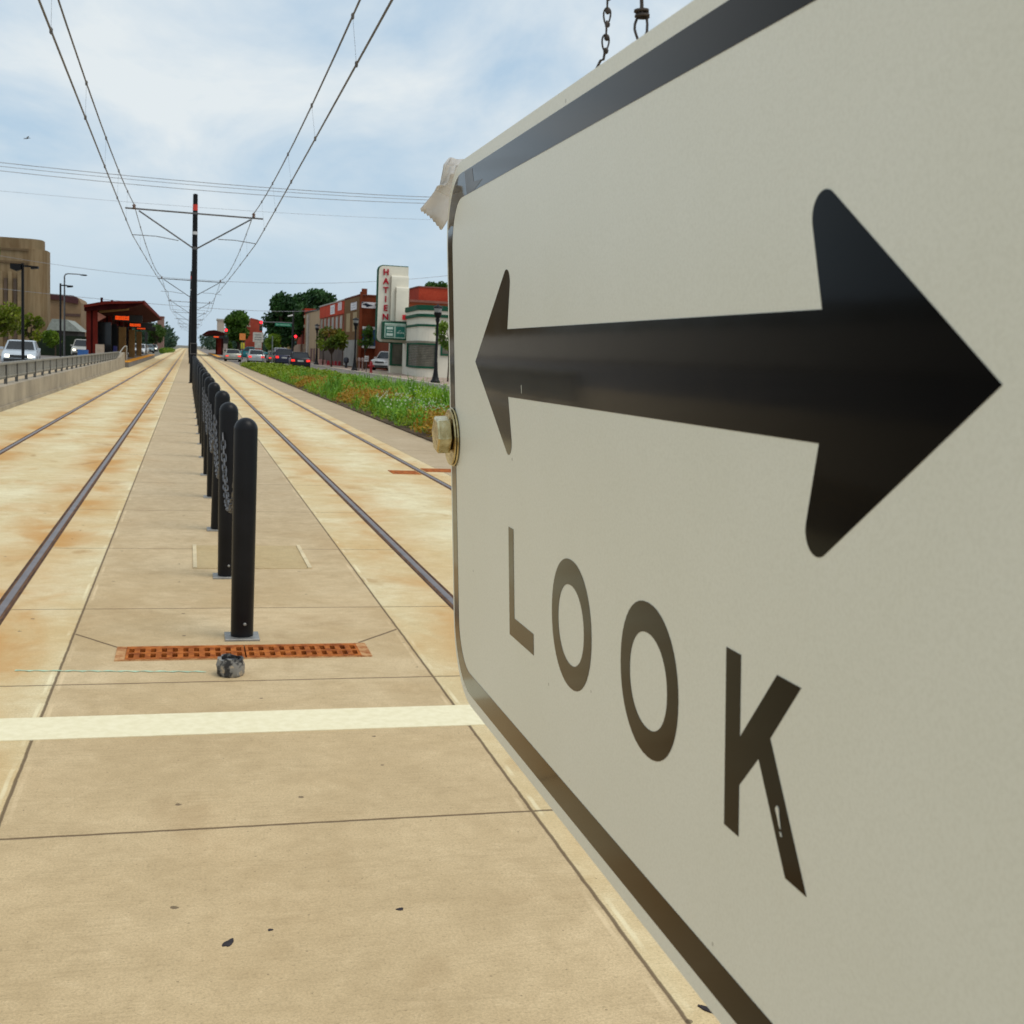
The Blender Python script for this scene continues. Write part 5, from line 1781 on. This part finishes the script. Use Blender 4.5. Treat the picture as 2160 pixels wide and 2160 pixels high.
tag(box(-14.2, -8.0, 126, 127, .0, 2.0).build('dark_hedge', leafmat('hedge_leaf', (0.006, 0.016, 0.006), (0.02, 0.035, 0.01), 1.0), base=(-11, 126.5, 0)), 'low dark hedge behind the lamp posts on the left', 'hedge')

# ------------------------------------------------------------------ street furniture on the right
m_iron = M('lamp_iron', (0.008, 0.008, 0.009), 0.45, 0.0, 0.2, 3.0, spec=0.2)


def acorn_lamp(x, y, h, label, first=None):
    t = empty('street_lamp', label, 'street lamp', (x, y, .1), 'acorn street lamps on the right pavement')
    z = .1
    MB().lathe([(.30, 0), (.30, .10), (.24, .16), (.17, .42), (.12, .75), (.11, 1.1), (.085, 1.3), (.070, h - 1.3), (.085, h - 1.05), (.13, h - .92), (.13, h - .84), (.09, h - .80)], (x, y, z), 14).build('post', m_iron, t, True)
    MB().lathe([(.09, h - .80), (.15, h - .74), (.22, h - .60), (.24, h - .45)], (x, y, z), 14).build('cup', m_iron, t, True)
    MB().lathe([(.20, h - .45), (.235, h - .30), (.23, h - .20)], (x, y, z), 14).build('globe', M('lamp_globe', (0.28, 0.28, 0.27), 0.2), t, True)
    MB().lathe([(.30, h - .20), (.30, h - .16), (.24, h - .09), (.09, h - .03), (.05, h), (.02, h + .06)], (x, y, z), 14).build('cap', m_iron, t, True)
    return t


l0 = acorn_lamp(14.33, 71.7, 4.62, 'black acorn street lamp nearest, in front of the cream shop')
for (x, y, lab) in ((14.2, 107.6, 'black acorn street lamp in front of the brown brick front'), (12.86, 131, 'small distant acorn street lamp in front of the beige building')):
    c = copy_tree(l0)
    c.location = (x if y < 120 else 14.2, y if y < 120 else 141, .1)
    c['label'] = lab
hy = empty('fire_hydrant', 'red fire hydrant on the pavement before the white pickup', 'fire hydrant', (14.4, 98.9, .1))
MB().lathe([(.16, 0), (.16, .05), (.10, .07), (.10, .50), (.15, .52), (.15, .60), (.13, .64), (.13, .76), (.09, .86), (.04, .92), (.04, .98)], (14.4, 98.9, .1), 14).build('barrel', M('hydrant_red', (0.36, 0.010, 0.014), 0.5), hy, True)
for s in (-1, 1):
    MB().tube([(14.4 + s * .10, 98.9, .66), (14.4 + s * .25, 98.9, .66)], .075, 10).build('side_cap', M('hydrant_red', (0.36, 0.010, 0.014), 0.5), hy)


def post_sign(nm, x, y, z0, z1, w_, col, lab, cat='sign', post_z=0.1, grp=None, diamond=False, lines=0):
    t = empty(nm, lab, cat, (x, y, post_z), grp)
    MB().tube([(x, y + .04, post_z), (x, y + .04, z1)], .035, 8).build('post', m_arm, t)
    if diamond:
        zc = (z0 + z1) / 2
        r_ = (z1 - z0) / 2
        MB().prism([(x - r_, zc), (x, zc - r_), (x + r_, zc), (x, zc + r_)], XZ, y - .02, y).build('plate', M(nm + '_plate_%.2f%.2f' % col[:2], col, 0.5), t)
    else:
        MB().prism([(x - w_ / 2, z0), (x + w_ / 2, z0), (x + w_ / 2, z1), (x - w_ / 2, z1)], XZ, y - .02, y).build('plate', M(nm + '_plate_%.2f%.2f' % col[:2], col, 0.5), t)
    if lines:
        b = MB()
        for k in range(lines):
            zz_ = z1 - (z1 - z0) * (k + 1) / (lines + 1)
            b.box(x - w_ * .33, x + w_ * .33, y - .032, y - .022, zz_ - .05, zz_ + .03)
        b.build('print', M('sign_print', (0.16, 0.16, 0.16), 0.6), t)
    return t


post_sign('parking_sign', 14.08, 99.4, 1.0, 1.45, .34, (0.62, 0.58, 0.55), 'small white sign on thin post behind the red hydrant', lines=2)
t = post_sign('lane_sign', 7.55, 140, 2.35, 3.42, 1.15, (0.50, 0.48, 0.42), 'white two-part lane sign above the silver hatchback', lines=3, post_z=-.005)
box(7.18, 7.95, 139.975, 140, 1.65, 2.33).build('plate', M('lane_sign_plate_b', (0.45, 0.44, 0.38), 0.5), t)
post_sign('orange_sign', 7.08, 170, 2.65, 3.55, .8, (0.72, 0.24, 0.05), 'orange work sign left of the white lane sign', post_z=-.005)
post_sign('yellow_sign', 7.22, 172, 1.5, 2.3, .5, (0.55, 0.52, 0.03), 'yellow sign plate right below the orange one', post_z=-.005)
for (x, y, h0, lab) in ((6.7, 115.5, 1.35, 'short thin grey post in bed tip before the silver hatchback'), (7.6, 116.5, 2.85, 'taller thin grey post at the far bed tip')):
    tag(MB().tube([(x, y, .03), (x, y, h0)], .05, 8).build('thin_post', M('post_teal_grey', (0.16, 0.19, 0.18), 0.5), base=(x, y, .03)), lab, 'post', 'thin posts at the bed tip')
# parking posts
for i, (x, lab) in enumerate(((13.2, 'left'), (13.55, 'middle'), (13.85, 'right'))):
    tag(MB().lathe([(.07, 0), (.06, .8), (.12, .82), (.13, 1.05), (.06, 1.15)], (x + 1.15, 108.4, .1), 10).build('meter_post', M('meter_grey', (0.28, 0.20, 0.18), 0.5), base=(x + 1.15, 108.4, .1), smooth=True),
        lab + ' of three short grey posts right of the middle acorn lamp', 'post', 'short grey pavement posts')
tag(MB().lathe([(.14, 0), (.12, .45), (.26, .55), (.27, .85), (.20, 1.02), (.05, 1.08)], (15.5, 124, .1), 12).build('street_bin', M('bin_dark', (0.012, 0.016, 0.025), 0.5), base=(15.5, 124, .1), smooth=True),
    'dark rounded street bin left of the middle acorn lamp', 'street bin')
for i in range(5):
    x = 15.35 + i * .42
    b = MB()
    b.prism([(x, .10), (x + .38, .10), (x + .34, .32), (x + .30, .62), (x + .08, .62), (x + .04, .32)], XZ, 140.6, 141.0)
    tag(b.build('red_barrier', M('barrier_red', (0.50, 0.03, 0.045), 0.5, 0, 0.15), base=(x + .19, 140.8, .1)),
        ['leftmost', 'second from the left', 'middle', 'second from the right', 'rightmost'][i] + ' red barrier block under the round bushy street tree', 'barrier', 'red barriers on the right pavement')
for i in range(2):
    x = 14.55 + i * .40
    tag(box(x, x + .36, 141.6, 142.0, .1, .74 - .05 * i).build('pink_barrier', M('barrier_pink', (0.62, 0.34, 0.30), 0.6), base=(x + .18, 141.8, .1)),
        ['left', 'right'][i] + ' pale pink barrier block beside the red barriers', 'barrier', 'pink barriers on the right pavement')
tag(box(13.0, 13.9, 150.6, 151, .1, 1.1).build('utility_cabinet', M('cabinet_green', (0.26, 0.34, 0.26), 0.6), base=(13.4, 150.8, .1)), 'pale green utility cabinet right of the black car', 'cabinet')

# traffic signals
m_sig = M('signal_black', (0.010, 0.010, 0.010), 0.5)
m_rlit = ME('signal_red_lit', (1.0, 0.012, 0.02), 5.0)


def signal_head(t, x, y, z, s=1.0, lit=True, back=False):
    hd = box(x - .18 * s, x + .18 * s, y - .1, y + .12, z - 1.0 * s, z + .25 * s).build('signal_head', m_sig, t)
    if not back:
        for k, mt_ in enumerate((m_rlit if lit else m_sig, M('lens_amber', (0.09, 0.05, 0.01), 0.3), M('lens_green', (0.01, 0.05, 0.03), 0.3))):
            b = MB()
            b.lathe([(.15 * s, 0), (.15 * s, .03), (.08 * s, .06), (.02 * s, .07)], (0, 0, 0), 14)
            b.v = [(x + a, y - .1 - c_, z - k * .38 * s + b_) for a, b_, c_ in b.v]
            b.build('lens', mt_, hd)
    return hd


ms_ = empty('signal_mast', 'black traffic signal mast with arm, red lights and green street sign', 'traffic signal', (12.2, 150, 0))
MB().tube([(12.2, 150, 0), (12.2, 150, 6.4)], [.15, .11], 10).build('mast', m_sig, ms_, True)
MB().tube([(12.2, 150, 4.85), (10.2, 150, 4.85), (8.3, 150, 4.80)], [.08, .07, .05], 8).build('mast_arm', m_arm, ms_, True)
signal_head(ms_, 8.38, 149.8, 4.74)
signal_head(ms_, 12.52, 149.8, 3.28)
gs_ = box(10.05, 12.0, 149.75, 149.8, 4.42, 4.80).build('street_sign', M('street_sign_green', (0.005, 0.20, 0.10), 0.4), ms_)
b = MB()
xx = 10.2
while xx < 11.85:
    w_ = rr.uniform(.06, .12)
    b.box(xx, xx + w_, 149.735, 149.748, 4.52, 4.52 + rr.uniform(.10, .2))
    xx += w_ + .05
b.build('sign_text', M('sign_text_pale', (0.25, 0.5, 0.38), 0.5), gs_)
b = MB()
b.rings([[(11.95 + xx_, 149.9 + yy_ * k, 5.78 + zz_ * k - xx_ * -.25) for yy_, zz_ in ((-.1, -.08), (.1, -.08), (.1, .08), (-.1, .08))] for xx_, k in ((-.42, .7), (-.3, 1), (0, 1.2), (.2, .8))])
b.build('camera_head', M('camera_white', (0.70, 0.70, 0.66), 0.5), ms_)
s1 = empty('traffic_signal', 'black pole traffic signal with red light beside the right track', 'traffic signal', (4.35, 150, 0))
MB().tube([(4.35, 150.05, 0), (4.35, 150.05, 3.9)], .07, 8).build('post', m_sig, s1)
signal_head(s1, 4.32, 149.85, 3.62)
box(4.0, 4.62, 149.9, 150.0, 2.05, 2.9).build('plate_back', M('plate_dark', (0.035, 0.033, 0.033), 0.6), s1)
box(4.05, 4.5, 149.8, 149.89, 1.25, 2.0).build('lower_box', M('plate_mid', (0.30, 0.26, 0.24), 0.6), s1)
s2 = empty('transit_signal', 'dark signal seen from behind at the far end of left platform', 'traffic signal', (-4.85, 151, 0))
MB().tube([(-4.85, 151, 0), (-4.85, 151, 3.0)], .06, 8).build('post', m_sig, s2)
signal_head(s2, -4.85, 150.9, 2.75, .9, False, True)

# bird
b = MB()
c0 = Vector((-9.55, 80, 13.5))
b.tube([c0 + Vector((-.18, 0, -.03)), c0, c0 + Vector((.22, 0, .05))], [.012, .03, .01], 6)
b.add([c0 + Vector((-.05, 0, 0)), c0 + Vector((.06, 0, 0)), c0 + Vector((.18, -.2, .12)), c0 + Vector((.10, -.2, .11))], [(0, 1, 2, 3)])
b.add([c0 + Vector((-.05, 0, 0)), c0 + Vector((.06, 0, 0)), c0 + Vector((-.14, .2, .06)), c0 + Vector((-.22, .2, .07))], [(0, 1, 2, 3)])
tag(b.build('bird', M('bird_dark', (0.14, 0.14, 0.14), 0.8), base=tuple(c0)), 'tiny dark bird flying in the upper left sky', 'bird')
